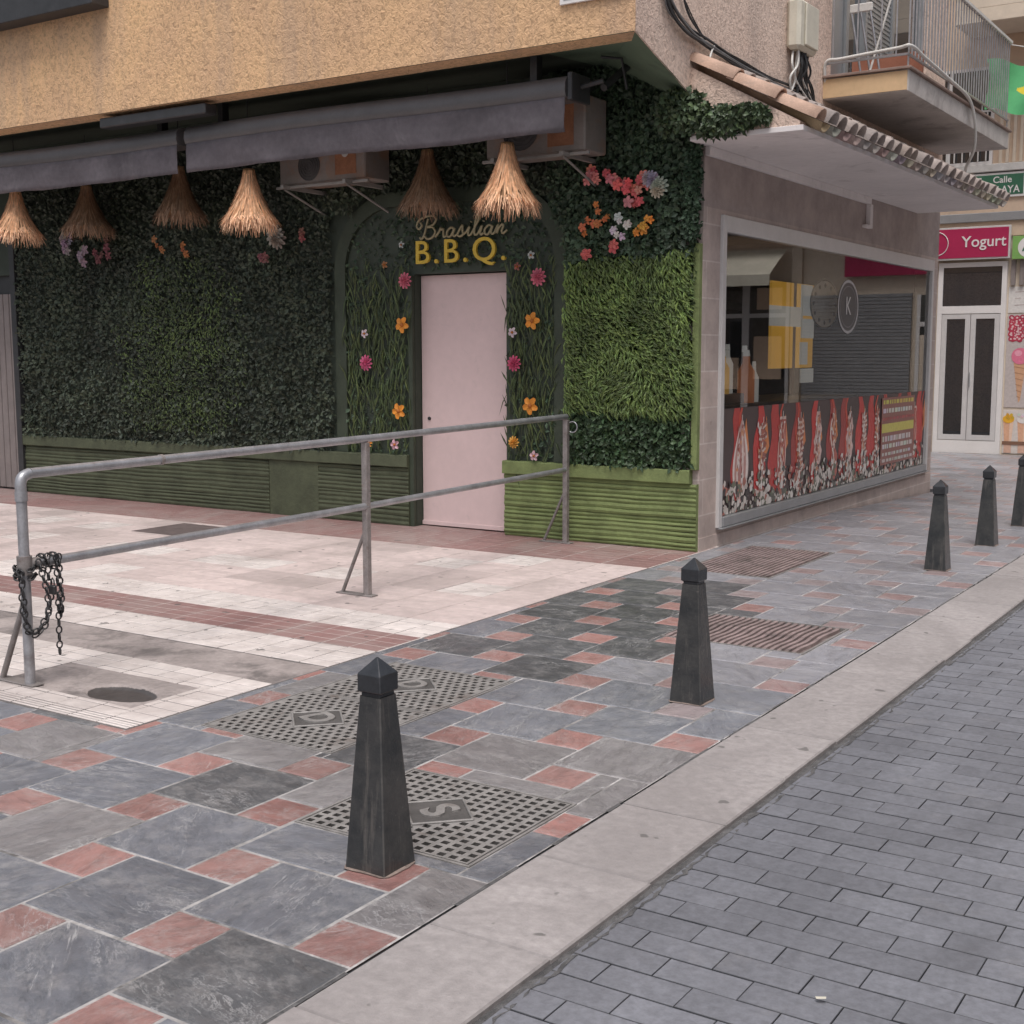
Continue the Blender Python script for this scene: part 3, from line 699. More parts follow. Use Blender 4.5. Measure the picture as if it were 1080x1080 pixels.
# ------------------------------------------------------------------ restaurant building
YF, XS = 9.40, -4.327
bd = thing('restaurant_building', 'corner building with orange stucco upper floor, green leafy ground floor front and stone clad side', 'building', (-9, 12, 0))
AX0, AX1 = -7.19, -6.19                    # door recess
b = MB()   # front wall behind the greenery
for (a, c, z0, z1) in ((-12.95, AX0, -.05, 3.95), (AX1, XS - .03, -.05, 3.95), (AX0, AX1, 2.31, 3.95), (-16, -14.3, -.05, 3.95), (-14.3, -12.95, 2.5, 3.95)): b.box(a, c, YF + .01, YF + .20, z0, z1)
b.build('front_wall', 'greendk', bd)
b = MB()   # horizontally ribbed rendered base, irregular courses
def ribs(x0, x1):
    z = 0.; vs = []
    while z < .545:
        h = min(U(.032, .055), .55 - z); nseg = max(2, int((x1 - x0) / .09)); dy = U(-.012, .012); pr = []
        ph_ = U(0, 50)
        for i in range(nseg + 1):
            X = x0 + (x1 - x0) * i / nseg; nn = noise.noise((X * 2.3 + ph_, z * 9, 0)); n2 = noise.noise((X * 9 + ph_, z * 30, 4))
            y_ = YF - .045 + dy * .5 + .008 * nn + .006 * n2; zz = z + .008 * noise.noise((X * 1.7, z * 3, 9)); hh = h + .006 * noise.noise((X * 3, z * 5, 2))
            pr.append([(X, YF - .026, zz + .001), (X, y_ + .004, zz + .005), (X, y_ - .002, zz + hh * .5), (X, y_ + .003, zz + hh - .002), (X, YF - .026, zz + hh)])
        vs2 = [p for g in pr for p in g]; fs = []
        for i in range(nseg):
            for q in range(4): fs.append((i * 5 + q, (i + 1) * 5 + q, (i + 1) * 5 + q + 1, i * 5 + q + 1))
        k = U(.85, 1.1); b.add(vs2, fs, (k, k, k)); z += h * .93
for q in ((-12.9, -9.0), (-8.35, AX0 - .05), (AX1 + .01, XS - .004)):
    b = MB(); ribs(*q); b.poly([(q[1], YF - .05, .0), (q[1], YF, .0), (q[1], YF, .55), (q[1], YF - .05, .55)]); b.build('ribbed_base', 'green' if q[0] > -7 else 'greenshade', bd, fix=False)
b = MB(); b.box(-9.0, -8.35, YF - .045, YF + .008, -.02, .548, ch=.004); b.build('green_pilaster', 'greenshade', bd)
b = MB(); b.box(AX0 - .05, AX0, YF - .035, YF + .008, -.02, 2.3, ch=.006); b.build('green_pilaster', 'archgreen', bd)
b = MB(); b.box(XS - .055, XS - .0015, 9.335, 9.3915, .665, 2.45, ch=.003); b.build('green_pilaster', 'green', bd)
for (a, c) in ((-12.9, AX0 - .05), (AX1 + .004, XS - .06)):
    b = MB()
    n = int((c - a) / .05); pr = []
    for i in range(n + 1):
        X = a + (c - a) * i / n; k = .004 * noise.noise((X * 6, 0, 0)); y_ = YF - .075 + k
        pr.append([(X, YF + .005, .548), (X, y_ + .004, .550 + k), (X, y_, .556), (X, y_ + .002, .655 + k), (X, y_ + .008, .662 + k), (X, YF + .005, .664 + k)])
    vs = [p for g in pr for p in g]; fs = [(i * 6 + q, (i + 1) * 6 + q, (i + 1) * 6 + q + 1, i * 6 + q + 1) for i in range(n) for q in range(5)]
    fs += [tuple(range(6)), tuple(n * 6 + q for q in range(6))]; b.add(vs, fs)
    b.build('ledge', 'green' if a > -7 else 'greenshade', bd)
b = MB()   # recess reveals
b.box(AX0 - .06, AX1 + .06, YF + .145, YF + .19, 0, 2.36); b.build('door_backing', 'greendk', bd)
dr = MB(); dr.box(AX0 + .005, AX1 - .005, YF + .10, YF + .14, .012, 2.30, ch=.003); dr = dr.build('door', 'door', bd)
b = MB(); b.box(AX0 + .0055, AX1 - .0055, YF + .085, YF + .099, .012, .05, ch=.002); b.build('kick_strip', 'door', dr)
b = MB(); b.tube([(AX0 + .09, YF + .102, 1.0), (AX0 + .09, YF + .088, 1.0)], .016, 12); b.build('lock', 'black', dr)
# arch trim round the door
ar = MB(); cx_, hwid, rr, zt_ = -6.83, 1.20, .62, 2.98
outl = []
def arch_pts(h, top, rad):
    pts = [(cx_ - h, .665)]
    for q in range(13): a = math.pi - math.pi / 2 * q / 12; pts.append((cx_ - h + rad + rad * math.cos(a), top - rad + rad * math.sin(a)))
    for q in range(13): a = math.pi / 2 - math.pi / 2 * q / 12; pts.append((cx_ + h - rad + rad * math.cos(a), top - rad + rad * math.sin(a)))
    pts.append((cx_ + h, .665)); return pts
o_ = arch_pts(hwid + .08, zt_ + .07, rr + .07); i_ = arch_pts(hwid - .05, zt_ - .06, rr - .06)
n = len(o_)
vs = [(x, YF - .03, z) for x, z in o_] + [(x, YF - .03, z) for x, z in i_] + [(x, YF + .02, z) for x, z in o_] + [(x, YF + .02, z) for x, z in i_]
fs = []
for q in range(n - 1): fs += [(q, q + 1, n + q + 1, n + q), (q, 2 * n + q, 2 * n + q + 1, q + 1), (n + q, n + q + 1, 3 * n + q + 1, 3 * n + q)]
ar.add(vs, fs); ar.build('arch_trim', 'archgreen', bd)
# side wall with the big window opening
WY0, WY1, WZ0, WZ1 = 9.72, 15.97, .155, 2.70; YE = 16.22
b = MB()
b.box(XS - .2, XS, 9.392, WY0, -.3, 3.35, m=0); b.box(XS - .2, XS, WY1, YE, -.4, 3.35); b.box(XS - .2, XS, WY0, WY1, -.4, WZ0); b.box(XS - .2, XS, WY0, WY1, WZ1, 3.35)
b.build('side_wall', 'cladding', bd)
b = MB()   # low plinth course, a hair proud
b.box(XS, XS + .006, 9.392, YE, -.4, .105); b.build('plinth', 'cladding', bd)
# shell: back, floors, other walls
b = MB(); b.box(-16, XS - .2, YE - .2, YE, -.4, 3.35); b.box(-16, -15.8, YF + .16, YE - .2, -.4, 3.35)
b.build('rear_wall', 'stucco_pink', bd)
b = MB(); b.box(-8.2, -8.05, 9.64, 16.0, .1, 3.1); b.box(-8.05, XS - .2, 9.64, 9.71, .1, 3.1); b.box(-8.05, XS - .2, 15.94, 16.0, .1, 3.1); b.box(-8.05, XS - .2, 9.7, 15.94, 3.0, 3.1); b.build('inner_walls', 'inner', bd)
b = MB(); b.box(-8.05, XS - .2, 9.70, 15.94, .02, .10); b.build('inner_floor', 'innerfloor', bd)
# window
wf = MB(); xf0, xf1 = XS - .06, XS + .028
wf.box(xf0, xf1, WY0, WY0 + .075, WZ0, WZ1, ch=.004); wf.box(xf0, xf1, WY1 - .075, WY1, WZ0, WZ1, ch=.004)
wf.box(xf0, xf1, WY0 + .075, WY1 - .075, WZ1 - .13, WZ1, ch=.004)
win = wf.build('shop_window', 'alu', bd)
b = MB(); b.box(xf0, xf1 + .012, WY0 + .075, WY1 - .075, WZ0 + .001, WZ0 + .085, ch=.006); b.box(xf0, xf1 + .028, WY0 + .01, WY1 - .01, WZ0 - .012, WZ0 - .0005, ch=.003); b.build('sill', 'alugrey', win)
b = MB(); b.poly([(XS - .010, WY0 + .075, WZ0 + .085), (XS - .010, WY1 - .075, WZ0 + .085), (XS - .010, WY1 - .075, WZ1 - .13), (XS - .010, WY0 + .075, WZ1 - .13)]); b.build('pane', 'glass', win)

# upper storeys
b = MB(); YU = 8.22
b.box(-16, XS - .0015, YU, YU + .2495, 3.825, 10.2); b.build('upper_front_wall', 'stucco_orange', bd)
b = MB()   # side of the upper floors, bottom edge curving down to the shop corner; opening for the balcony door
pr = [(YU + .0, 3.825), (8.55, 3.72), (8.85, 3.63), (9.10, 3.545), (9.22, 3.42), (9.30, 3.20), (9.335, 3.12)]
BZ0, BZ1, BY0, BY1 = 4.16, 6.25, 12.19, 15.4
z_split = 4.0
for (ya, za), (yb, zb) in zip(pr, pr[1:]):
    b.add([(XS, ya, za), (XS, yb, zb), (XS, yb, z_split), (XS, ya, z_split), (XS - .012, ya, za), (XS - .012, yb, zb), (XS - .012, yb, z_split), (XS - .012, ya, z_split)], [(0, 1, 2, 3), (0, 4, 5, 1), (4, 7, 6, 5)], smooth=False)
b.box(XS - .25, XS, 9.3355, YE, 3.35, z_split - .0005)
b.box(XS - .25, XS, YU + .25, BY0, z_split, 10.2); b.box(XS - .0014, XS, YU, YU + .2499, z_split, 10.2); b.box(XS - .25, XS, BY1, YE, z_split, 10.2); b.box(XS - .25, XS, BY0, BY1, BZ1, 10.2); b.box(XS - .25, XS, BY0, BY1, z_split, BZ0)
b.build('upper_side_wall', 'stucco_pink', bd, fix=False)
b = MB(); b.box(-16, XS - .3, YU + .3, YE, 10.2, 10.35); b.box(-16, XS - .25, YE - .2, YE - .01, 3.36, 10.2); b.box(-16, -15.8, YU + .25, YE - .2, 3.95, 10.2); b.build('roof_slab', 'beige', bd)
b = MB()   # soffit of the overhang; its right end is a tilted green plane
b.add([(-16, YU, 3.824), (-5.25, YU, 3.824), (-5.25, YF + .02, 3.90), (-16, YF + .02, 3.90)], [(0, 1, 2, 3)], m=1)
b.add([(-5.25, YU, 3.824), (XS, YU, 3.824), (XS, 9.10, 3.545), (XS, 9.335, 3.44), (-4.62, 9.36, 3.50), (-5.25, 9.42, 3.90)], [(0, 1, 2, 3, 4, 5)])
b.build('soffit', ['greensoffit', 'greendk'], bd)
# canopy with clay tiles along the side
CY0, CY1, CX = 9.12, 15.25, -3.43
b = MB(); b.box(XS + .001, CX, CY0, CY1, 3.195, 3.235, ch=.003)
cn = b.build('canopy', 'soffit', bd)
b = MB()
slope = lambda t: (CX + .05 + (XS + .02 - CX - .05) * t, 3.275 + .50 * t)
def roof_tile(b, y, t0, t1, r0, r1, c, up=True, lift=0.):
    vs = []; n = 7
    (xa, za), (xb, zb) = slope(t0), slope(t1); dx, dz = xb - xa, zb - za; L = math.hypot(dx, dz); nx_, nz_ = -dz / L, dx / L
    if nz_ < 0: nx_, nz_ = -nx_, -nz_
    for (xx, zz, rr_) in ((xa, za, r0), (xb, zb, r1)):
        for th in (0, .013):
            for q in range(n + 1):
                a = math.pi * q / n; h = math.sin(a) * (rr_ - th) * (1 if up else -.8); w_ = math.cos(a) * (rr_ - th)
                l_ = lift if xx == xa else 0
                vs.append((xx + nx_ * (h + l_), y + w_, zz + nz_ * (h + l_)))
    m_ = n + 1; fs = []
    for q in range(n):
        fs += [(q, q + 1, 2 * m_ + q + 1, 2 * m_ + q), (m_ + q, 3 * m_ + q, 3 * m_ + q + 1, m_ + q + 1), (q, m_ + q, m_ + q + 1, q + 1), (2 * m_ + q, 2 * m_ + q + 1, 3 * m_ + q + 1, 3 * m_ + q)]
    b.add(vs, fs, c, 0, True)
ntile = 26; pt = (CY1 - CY0 - .1) / (ntile - 1)
for i in range(ntile):
    yy = CY0 + .06 + pt * i
    for k in range(3):
        t0, t1 = k * .34 - .04, k * .34 + .36; kk = U(.8, 1.15)
        base = (.50, .335, .255) if i == 0 else lerp((.46, .37, .32), (.42, .36, .335), rnd())
        cc = tuple(q * kk for q in base)
        roof_tile(b, yy + U(-.012, .012), t0 + U(-.02, .02), t1, .092 + U(-.006, .006), .074, cc, True, .02 + U(-.006, .006))
        if i < ntile - 1: roof_tile(b, yy + pt / 2, t0 - .02, t1, .088, .075, tuple(q * U(.7, .95) for q in cc), False, .01)
b.build('roof_tiles', 'tile', cn, fix=False)
b = MB()  # sloping bed under the tiles, mortar in the tile mouths
b.add([(CX - .03, CY0 + .01, 3.2355), (CX - .03, CY1, 3.2355), (XS, CY1, 3.2355), (XS, CY0 + .01, 3.2355), (CX - .03, CY0 + .01, 3.265), (CX - .03, CY1, 3.265), (XS, CY1, 3.74), (XS, CY0 + .01, 3.74)], [(0, 1, 5, 4), (4, 5, 6, 7), (0, 4, 7, 3), (1, 2, 6, 5)])
b.build('tile_bed', 'stucco_pink', cn)
# pale moulding under the canopy with its bracket
b = MB(); b.box(XS + .001, XS + .045, 9.40, 13.42, 3.125, 3.194, ch=.003); b.box(XS + .001, XS + .05, 13.38, 13.46, 2.88, 3.124, ch=.003); b.box(XS + .001, XS + .05, 13.26, 13.379, 2.88, 2.91, ch=.003)
b.build('moulding', 'soffit', bd)
# balcony
bl = MB(); BXF = -3.53
bl.box(XS + .001, BXF, 12.0, 16.05, 3.955, 4.145, ch=.004); bal = bl.build('balcony', 'balconc', bd)
b = MB(); b.box(XS + .002, BXF - .01, 11.992, 11.9995, 3.965, 4.135); b.build('end_face', 'yellowend', bal)
b = MB(); b.box(XS + .001, BXF + .03, 11.965, 16.08, 4.1455, 4.17, ch=.004); b.build('coping', 'tilebrown', bal)
b = MB()
top = 5.14
b.box(BXF - .035, BXF + .005, 11.99, 16.05, top, top + .035, ch=.003); b.box(XS + .01, BXF - .036, 11.99, 12.03, top, top + .035, ch=.003); b.build('top_rail', 'cablewhite', bal)
b = MB()
b.box(BXF - .025, BXF - .005, 12.0, 16.04, 4.27, 4.29); b.box(XS + .01, BXF - .026, 12.0, 12.02, 4.27, 4.29)
y = 12.03
while y < 16.04: b.box(BXF - .0215, BXF - .0085, y, y + .0125, 4.2905, top); y += .1035
for X in (-4.25, -4.02, -3.80, -3.66): b.box(X, X + .012, 12.004, 12.016, 4.2905, top)
for yy in (12.02, 13.4, 14.8, 16.0): b.box(BXF - .022, BXF - .008, yy, yy + .014, 4.17, 4.2695)
b.build('railing', 'galv', bal)
b = MB(); b.tube(smooth_path([(XS + .02, 12.02, 4.05), (XS + .03, 11.97, 4.28), (XS + .2, 11.965, 4.30), (BXF - .1, 11.96, 4.33), (BXF + .02, 11.98, 4.34), (BXF + .03, 12.4, 4.31), (BXF + .03, 13.2, 4.27), (BXF + .04, 14.0, 4.2), (BXF + .05, 14.25, 4.0), (BXF + .02, 14.4, 3.75), (BXF - .1, 14.55, 3.55), (BXF - .05, 14.6, 3.40)], 8), .016, 8); b.build('drain_hose', 'cablewhite', bal)
bdoor = MB(); bdoor.box(XS - .14, XS - .1, BY0, BY1, 4.19, BZ1); bdo = bdoor.build('balcony_door', 'darkglass', bd)
b = MB()
for (a, c) in ((BY0, BY0 + .06), (12.72, 12.80), (13.3, 13.36), (14.2, 14.28), (BY1 - .06, BY1)): b.box(XS - .1, XS - .04, a, c, 4.19, BZ1)
b.box(XS - .1, XS - .04, BY0 + .06, BY1 - .06, 4.162, 4.1895); b.build('frame', 'alugrey', bdo)
b = MB(); b.box(XS - .098, XS - .07, 12.30, 12.70, 4.2, 6.1); b.box(XS - .098, XS - .07, 13.37, 14.19, 4.2, 6.1)
for q in range(38): b.box(XS - .0695, XS - .06, 13.37, 14.19, 4.24 + q * .048, 4.262 + q * .048)
b.build('shutter_panels', 'alugrey', bdo)
b = MB(); b.box(XS + .001, XS + .012, BY1 + .02, 16.04, 4.171, 4.46); b.build('skirting', 'brick', bal)
b = MB(); b.box(-4.31, -3.62, 12.75, 12.79, 4.171, 4.46); b.build('low_screen', 'brick', bal)
# street door shutter on the far left
sh = MB()
X = -14.25
while X < -12.96: sh.box(X, X + .10, YF + .03, YF + .06, .02, 2.29, ch=.006); X += .112
s_o = sh.build('slatted_door', 'shutterbrown', bd)
b = MB(); b.box(-12.95, -12.86, YF - .08, YF + .0, 0, 2.9, ch=.004); b.box(-14.3, -12.96, YF + .07, YF + .1, 0, 2.9); b.build('frame', 'black', s_o)

# ------------------------------------------------------------------ greenery
def leaf(b, p, L, W, ang, lean, c, curl=.25, yaw_=0.):
    """pointed leaf lying roughly in the wall plane (x,z); tip direction ang from +z, lean = outwards tilt"""
    dx, dz = math.sin(ang), math.cos(ang); ux, uz = dz, -dx; yo = -math.sin(lean)
    P0 = Vector(p); D = Vector((dx * math.cos(lean), yo, dz * math.cos(lean))); S_ = Vector((ux * math.cos(yaw_), math.sin(yaw_), uz * math.cos(yaw_)))
    tip = P0 + D * L + Vector((0, curl * L, -.15 * L)); mid = P0 + D * L * .5 + Vector((0, -W * .15, 0))
    b.add([P0, mid + S_ * W / 2, tip, mid - S_ * W / 2, mid + Vector((0, W * .18, 0))], [(0, 1, 4), (1, 2, 4), (2, 3, 4), (3, 0, 4)], c)
def lc(base, v=.35, yel=0.):
    k = 1 + U(-v, v); t = U(0, yel); return (base[0] * k * (1 + t * .6), base[1] * k * (1 + t * .15), base[2] * k * (1 - t * .3))
DK = (.040, .056, .036); MID = (.05, .105, .030); BR = (.095, .150, .040)
def ivy(b, x0, x1, z0, z1, y, n, size, base, depth=.09, mask=None, yel=.3, bump_=.03):
    for _ in range(n):
        X, Z = U(x0, x1), U(z0, z1)
        if mask and not mask(X, Z): continue
        k = noise.noise((X * 2.2, Z * 2.2, 3)); yy = y - depth * rnd() - bump_ * k
        if base is MID and k > 0: pass
        c = lc(tuple(q * (1 + .7 * k) for q in base), .4, yel)
        s2 = size * U(.6, 1.3)
        leaf(b, (X, yy, Z), s2, s2 * U(.5, .75), U(-2.9, 2.9), U(.1, 1.0), c, .1, U(-.6, .6))
def blades(b, x0, x1, z0, z1, y, n, L, W, base, depth=.1, mask=None, yel=.35):
    for _ in range(n):
        X, Z = U(x0, x1), U(z0, z1)
        if mask and not mask(X, Z): continue
        k = noise.noise((X * 2.6, Z * 2.6, 8)); fl = noise.noise((X * 1.8, Z * 1.8, 20)) * 2.4
        c = lc(tuple(q * (1 + .8 * k) for q in base), .45, yel)
        a = math.pi * .80 + fl * 1.3 + U(-.9, .9)
        l2 = L * U(.5, 1.3)
        leaf(b, (X, y - .02 - depth * rnd(), Z), l2, W * U(.7, 1.3), a, U(.15, .9), c, .35)
def in_arch(X, Z, pad=.0):
    h = hwid + .09 + pad; top_ = zt_ + .08 + pad; rad = rr + .08 + pad
    if abs(X - cx_) > h or Z > top_: return False
    dx = abs(X - cx_) - (h - rad); dz = Z - (top_ - rad)
    return not (dx > 0 and dz > 0 and dx * dx + dz * dz > rad * rad)
def hedge(name, label, fn, loc, grp='artificial hedge panels covering the shop front'):
    t = thing(name, label, 'artificial hedge', loc, grp); b = MB(); fn(b); b.build('foliage', 'leaf', t, fix=False); return t
def H1(b):
    ivy(b, -12.84, -8.14, .67, 3.75, YF, 32000, .052, DK, .08, lambda X, Z: not in_arch(X, Z, .0))
    blades(b, -11.3, -9.2, .8, 2.6, YF - .03, 6500, .05, .016, (.062, .098, .028), .07, lambda X, Z: rnd() * 1.4 > ((X + 10.2) ** 2 / .8 + (Z - 1.6) ** 2 / 1.1))
hedge('artificial_hedge', 'large dark artificial hedge wall between the slatted door and the green arch', H1, (-10.5, YF, .67))
def H2(b):
    ivy(b, -8.14, -5.2, 2.9, 3.8, YF, 6000, .062, DK, .09, lambda X, Z: not in_arch(X, Z))
hedge('artificial_hedge', 'dark artificial hedge strip above the arch behind the awning', H2, (-6.8, YF, 2.9))
def H3(b):
    wav = lambda X: 1.13 + .06 * noise.noise((X * 4, 1, 0)); wt = lambda X: 2.38 + .1 * noise.noise((X * 3, 5, 0))
    m_ = lambda X, Z: not in_arch(X, Z, .0)
    ivy(b, -5.62, -4.385, .67, 1.25, YF, 4200, .052, (.040, .082, .034), .08, lambda X, Z: Z < wav(X) + .05 and m_(X, Z))
    ivy(b, -5.62, -4.37, 1.1, 2.45, YF + .0, 4500, .05, (.05, .085, .034), .07, m_)
    blades(b, -5.60, -4.40, 1.1, 2.48, YF - .02, 9500, .085, .017, BR, .09, lambda X, Z: wav(X) - .02 < Z < wt(X) and m_(X, Z))
    ivy(b, -5.7, -4.37, 2.28, 3.9, YF, 9500, .058, (.042, .075, .043), .11, lambda X, Z: Z > wt(X) - .04 and m_(X, Z) and Z < 3.9 - max(0, (X + 5.25)) * .47 + .02)
hedge('artificial_hedge', 'artificial hedge with a bright green grassy middle beside the stone clad corner', H3, (-5.0, YF, .67))
def H4(b):
    # vine wrapping round the corner under the verge tiles
    for _ in range(2900):
        t = rnd() ** 1.25; X = XS - .22 + t * .86; zc = 3.41 - .13 * t + .03 * math.sin(t * 9); thick = (.19 * (1 - t) ** .8 + .05) * (.8 + .4 * noise.noise((X * 5, 3, 1)))
        nn = .06 * noise.noise((X * 6, 0, 2))
        a = U(0, 6.28); q = math.sqrt(rnd())
        p = (X, 9.12 + q * math.cos(a) * .10 - .03, zc + nn + q * math.sin(a) * thick)
        leaf(b, p, U(.035, .065), U(.025, .045), U(-3, 3), U(-.2, 1.1), lc(lerp((.045, .072, .042), (.065, .105, .045), rnd()), .45, .3), .1, U(-1, 1))
    for _ in range(900):
        X = XS + U(-.10, .01); leaf(b, (X, 9.31 + U(-.05, .02), U(2.5, 3.4)), U(.035, .06), .035, U(-3, 3), U(.1, 1.2), lc((.045, .08, .045), .4), .1, U(-1, 1))
hedge('trailing_vine', 'dark leafy vine spilling round the corner below the clay roof tiles', H4, (XS, 9.15, 3.4), None)
ti = [o for o in bpy.data.objects if o.name.startswith('trailing_vine')][0]; ti['category'] = 'vine'
def H5(b):
    m_ = lambda X, Z: in_arch(X, Z, -.14) and not (AX0 - .04 < X < AX1 + .03 and Z < 2.38) and not (-7.2 < X < -6.1 and 2.3 < Z < 2.84)
    ivy(b, -8.1, -5.55, .67, 2.9, YF + .01, 2600, .05, (.036, .066, .036), .02, m_)
    for _ in range(2600):
        X, Z = U(-8.1, -5.55), U(.67, 2.4)
        if not m_(X, Z): continue
        L = U(.10, .26); w_ = U(.010, .020); a = U(-.5, .5); c = lc(lerp((.036, .062, .024), (.07, .105, .034), rnd()), .4, .6)
        if Z + L > 2.5: continue
        leaf(b, (X, YF - .005 - .03 * rnd(), Z), L, w_, a + (math.pi if rnd() < .35 else 0), U(0, .25), c, .08)
    ivy(b, -7.25, -6.05, 2.36, 2.92, YF + .012, 500, .05, (.035, .062, .034), .004, lambda X, Z: in_arch(X, Z, -.14), bump_=0)
hedge('jungle_panel', 'green arch panel of tall grass blades around the pale door', H5, (-6.83, YF, .67), None)
ti = [o for o in bpy.data.objects if o.name.startswith('jungle_panel')][0]; ti['category'] = 'leafy panel'

# flowers
def flower_geo(b, X, Z, rad, kind, c, y=None):
    y = YF - .085 if y is None else y
    n = 5 if kind in ('hibiscus', 'small') else 11; a0 = U(0, 6)
    for ring, (rr_, nn) in enumerate(((1., n), (.68, n), (.4, n)) if kind in ('rose',) else ((1., n),)):
        for q in range(nn):
            a = a0 + 2 * math.pi * q / nn + ring * .3; w_ = rad * rr_ * (.75 if n == 5 else .42); yo = y - .012 * ring
            d_ = Vector((math.cos(a), 0, math.sin(a))); s2 = Vector((-math.sin(a), 0, math.cos(a))); P0 = Vector((X, yo - .006, Z))
            k = U(.85, 1.1); cc = tuple(v_ * k for v_ in c)
            b.add([P0, P0 + d_ * rad * rr_ * .55 + s2 * w_ * .5 + Vector((0, -.014, 0)), P0 + d_ * rad * rr_ * .95 + s2 * w_ * .3 + Vector((0, -.006, 0)), P0 + d_ * rad * rr_ * 1.02 + Vector((0, .0, 0)), P0 + d_ * rad * rr_ * .95 - s2 * w_ * .3 + Vector((0, -.006, 0)), P0 + d_ * rad * rr_ * .55 - s2 * w_ * .5 + Vector((0, -.014, 0))],
                  [(0, 1, 2, 3), (0, 3, 4, 5)], cc)
def flower(X, Z, rad, kind, c, label, heart=(.5, .05, .08)):
    t = thing('artificial_flower', label, 'flower', (X, YF - .06, Z), 'single artificial flowers on the arch panel around the door')
    b = MB(); flower_geo(b, X, Z, rad, kind, c); b.build('petals', 'petal', t, fix=False)
    b = MB(); b.lathe([(rad * .26, 0), (rad * .2, .012), (.001, .018)], 0, 0, 10, heart)
    b.v = [(X + v_[0], YF - .098 - v_[2], Z + v_[1]) for v_ in b.v]; b.build('centre', 'petal', t, fix=False)
PK, OR, WH = (.62, .16, .22), (.72, .27, .03), (.62, .52, .55)
fl = [(-7.22, 2.25, .075, 'rose', PK, 'pink flower just left of the top of the pale door'),
      (-5.80, 2.235, .078, 'rose', PK, 'pink flower right of the top of the pale door'),
      (-7.26, 1.855, .075, 'hibiscus', OR, 'orange flower left of the door at upper height'),
      (-5.86, 1.87, .075, 'hibiscus', OR, 'orange flower right of the door at upper height'),
      (-7.69, 1.51, .075, 'rose', (.62, .12, .24), 'deep pink flower far left in the arch at mid height'),
      (-6.045, 1.51, .07, 'rose', (.62, .10, .20), 'deep pink flower close to the right edge of the door'),
      (-7.31, 1.07, .075, 'hibiscus', OR, 'orange flower left of the door just above the handrail'),
      (-5.88, 1.15, .078, 'hibiscus', OR, 'orange flower right of the door just above the handrail'),
      (-7.69, .77, .06, 'rose', (.75, .33, .06), 'orange daisy beside the middle post of the handrail'),
      (-6.05, .83, .055, 'rose', (.78, .42, .09), 'yellow orange daisy below the top rail right of the door'),
      (-7.70, 1.78, .042, 'small', WH, 'small pale flower at the left of the arch above the deep pink one'),
      (-6.06, 1.775, .045, 'small', WH, 'small pale flower hugging the right edge of the door'),
      (-7.36, .76, .05, 'small', (.6, .36, .42), 'small pale pink flower low beside the left of the door'),
      (-5.84, .72, .045, 'small', (.6, .40, .44), 'small pale pink flower on the ledge right of the door'),
      (-7.255, 2.57, .032, 'small', (.5, .52, .5), 'tiny white flower left of the gold letters'),
      (-5.87, 2.42, .036, 'small', (.5, .52, .5), 'tiny white flower right of the gold letters'),
      (-6.01, 2.33, .035, 'small', (.35, .13, .10), 'small dull red flower beside the last gold dot'),
      (-7.45, 2.40, .035, 'small', (.38, .18, .08), 'small dull orange flower at the upper left of the arch')]
for q in fl: flower(*q, heart=(.42, .03, .07) if q[3] == 'rose' and q[4][2] > .1 else (.45, .14, .02))
def spray(label, pts, rad, c, n, sp, kind='hibiscus', c2=None):
    X0, Z0 = pts[0]; t = thing('flower_spray', label, 'flowers', (X0, YF - .1, Z0), 'sprays of artificial blossoms pinned to the hedges'); b = MB()
    for (X, Z) in pts:
        for _ in range(n):
            cc = c if (c2 is None or rnd() < .6) else c2
            flower_geo(b, X + U(-sp, sp), Z + U(-sp, sp), rad * U(.7, 1.2), kind, tuple(v_ * U(.8, 1.15) for v_ in cc), YF - .12 - U(0, .04))
    b.build('blossoms', 'petal', t, fix=False)
    for (X, Z) in pts: b = MB(); b.tube([(X, YF - .07, Z - .05), (X + .01, YF - .11, Z)], .004, 5); b.build('stem', 'archgreen', t, fix=False)
spray('coral red blossoms in a drooping spray at the upper right of the shop front', [(-5.24, 3.03), (-5.08, 2.985), (-5.0, 2.93), (-4.90, 2.90), (-4.86, 2.83), (-4.78, 2.96)], .042, (.66, .13, .13), 7, .055, 'hibiscus', (.7, .25, .22))
spray('pale grey white lily leaves at the right end of the coral blossoms', [(-4.71, 2.95), (-4.66, 2.90)], .07, (.46, .42, .40), 3, .04, 'rose')
spray('small orange blossoms trailing below the coral spray on its left', [(-5.22, 2.77), (-5.27, 2.66), (-5.34, 2.60), (-5.13, 2.70), (-5.20, 2.63)], .035, (.62, .22, .09), 2, .035, 'small')
spray('white blossoms in the middle below the coral spray', [(-4.99, 2.67), (-5.06, 2.60), (-4.93, 2.64), (-5.0, 2.55)], .036, (.66, .60, .60), 2, .03, 'small')
spray('bright orange blossoms in a short chain right of the white ones', [(-4.84, 2.55), (-4.78, 2.60), (-4.73, 2.65), (-4.80, 2.575)], .040, (.74, .30, .06), 2, .02, 'small')
spray('two red flowers lowest below the coral spray', [(-5.06, 2.45), (-5.29, 2.39)], .045, (.60, .14, .13), 3, .025, 'hibiscus')
spray('pale lilac blossoms under the second straw lamp from the left', [(-11.80, 2.72), (-11.6, 2.64), (-11.85, 2.86)], .055, (.30, .25, .27), 5, .09)
spray('dull red blossoms right of the pale lilac ones', [(-11.35, 2.65), (-11.2, 2.72)], .05, (.16, .06, .06), 4, .09)
spray('orange blossoms under the third straw lamp from the left', [(-10.40, 2.73), (-10.33, 2.65), (-9.96, 2.60), (-10.0, 2.68)], .036, (.40, .15, .06), 2, .04, 'small')
spray('pale round blossom right of the fourth straw lamp', [(-8.72, 2.70)], .095, (.32, .26, .22), 5, .03, 'rose')
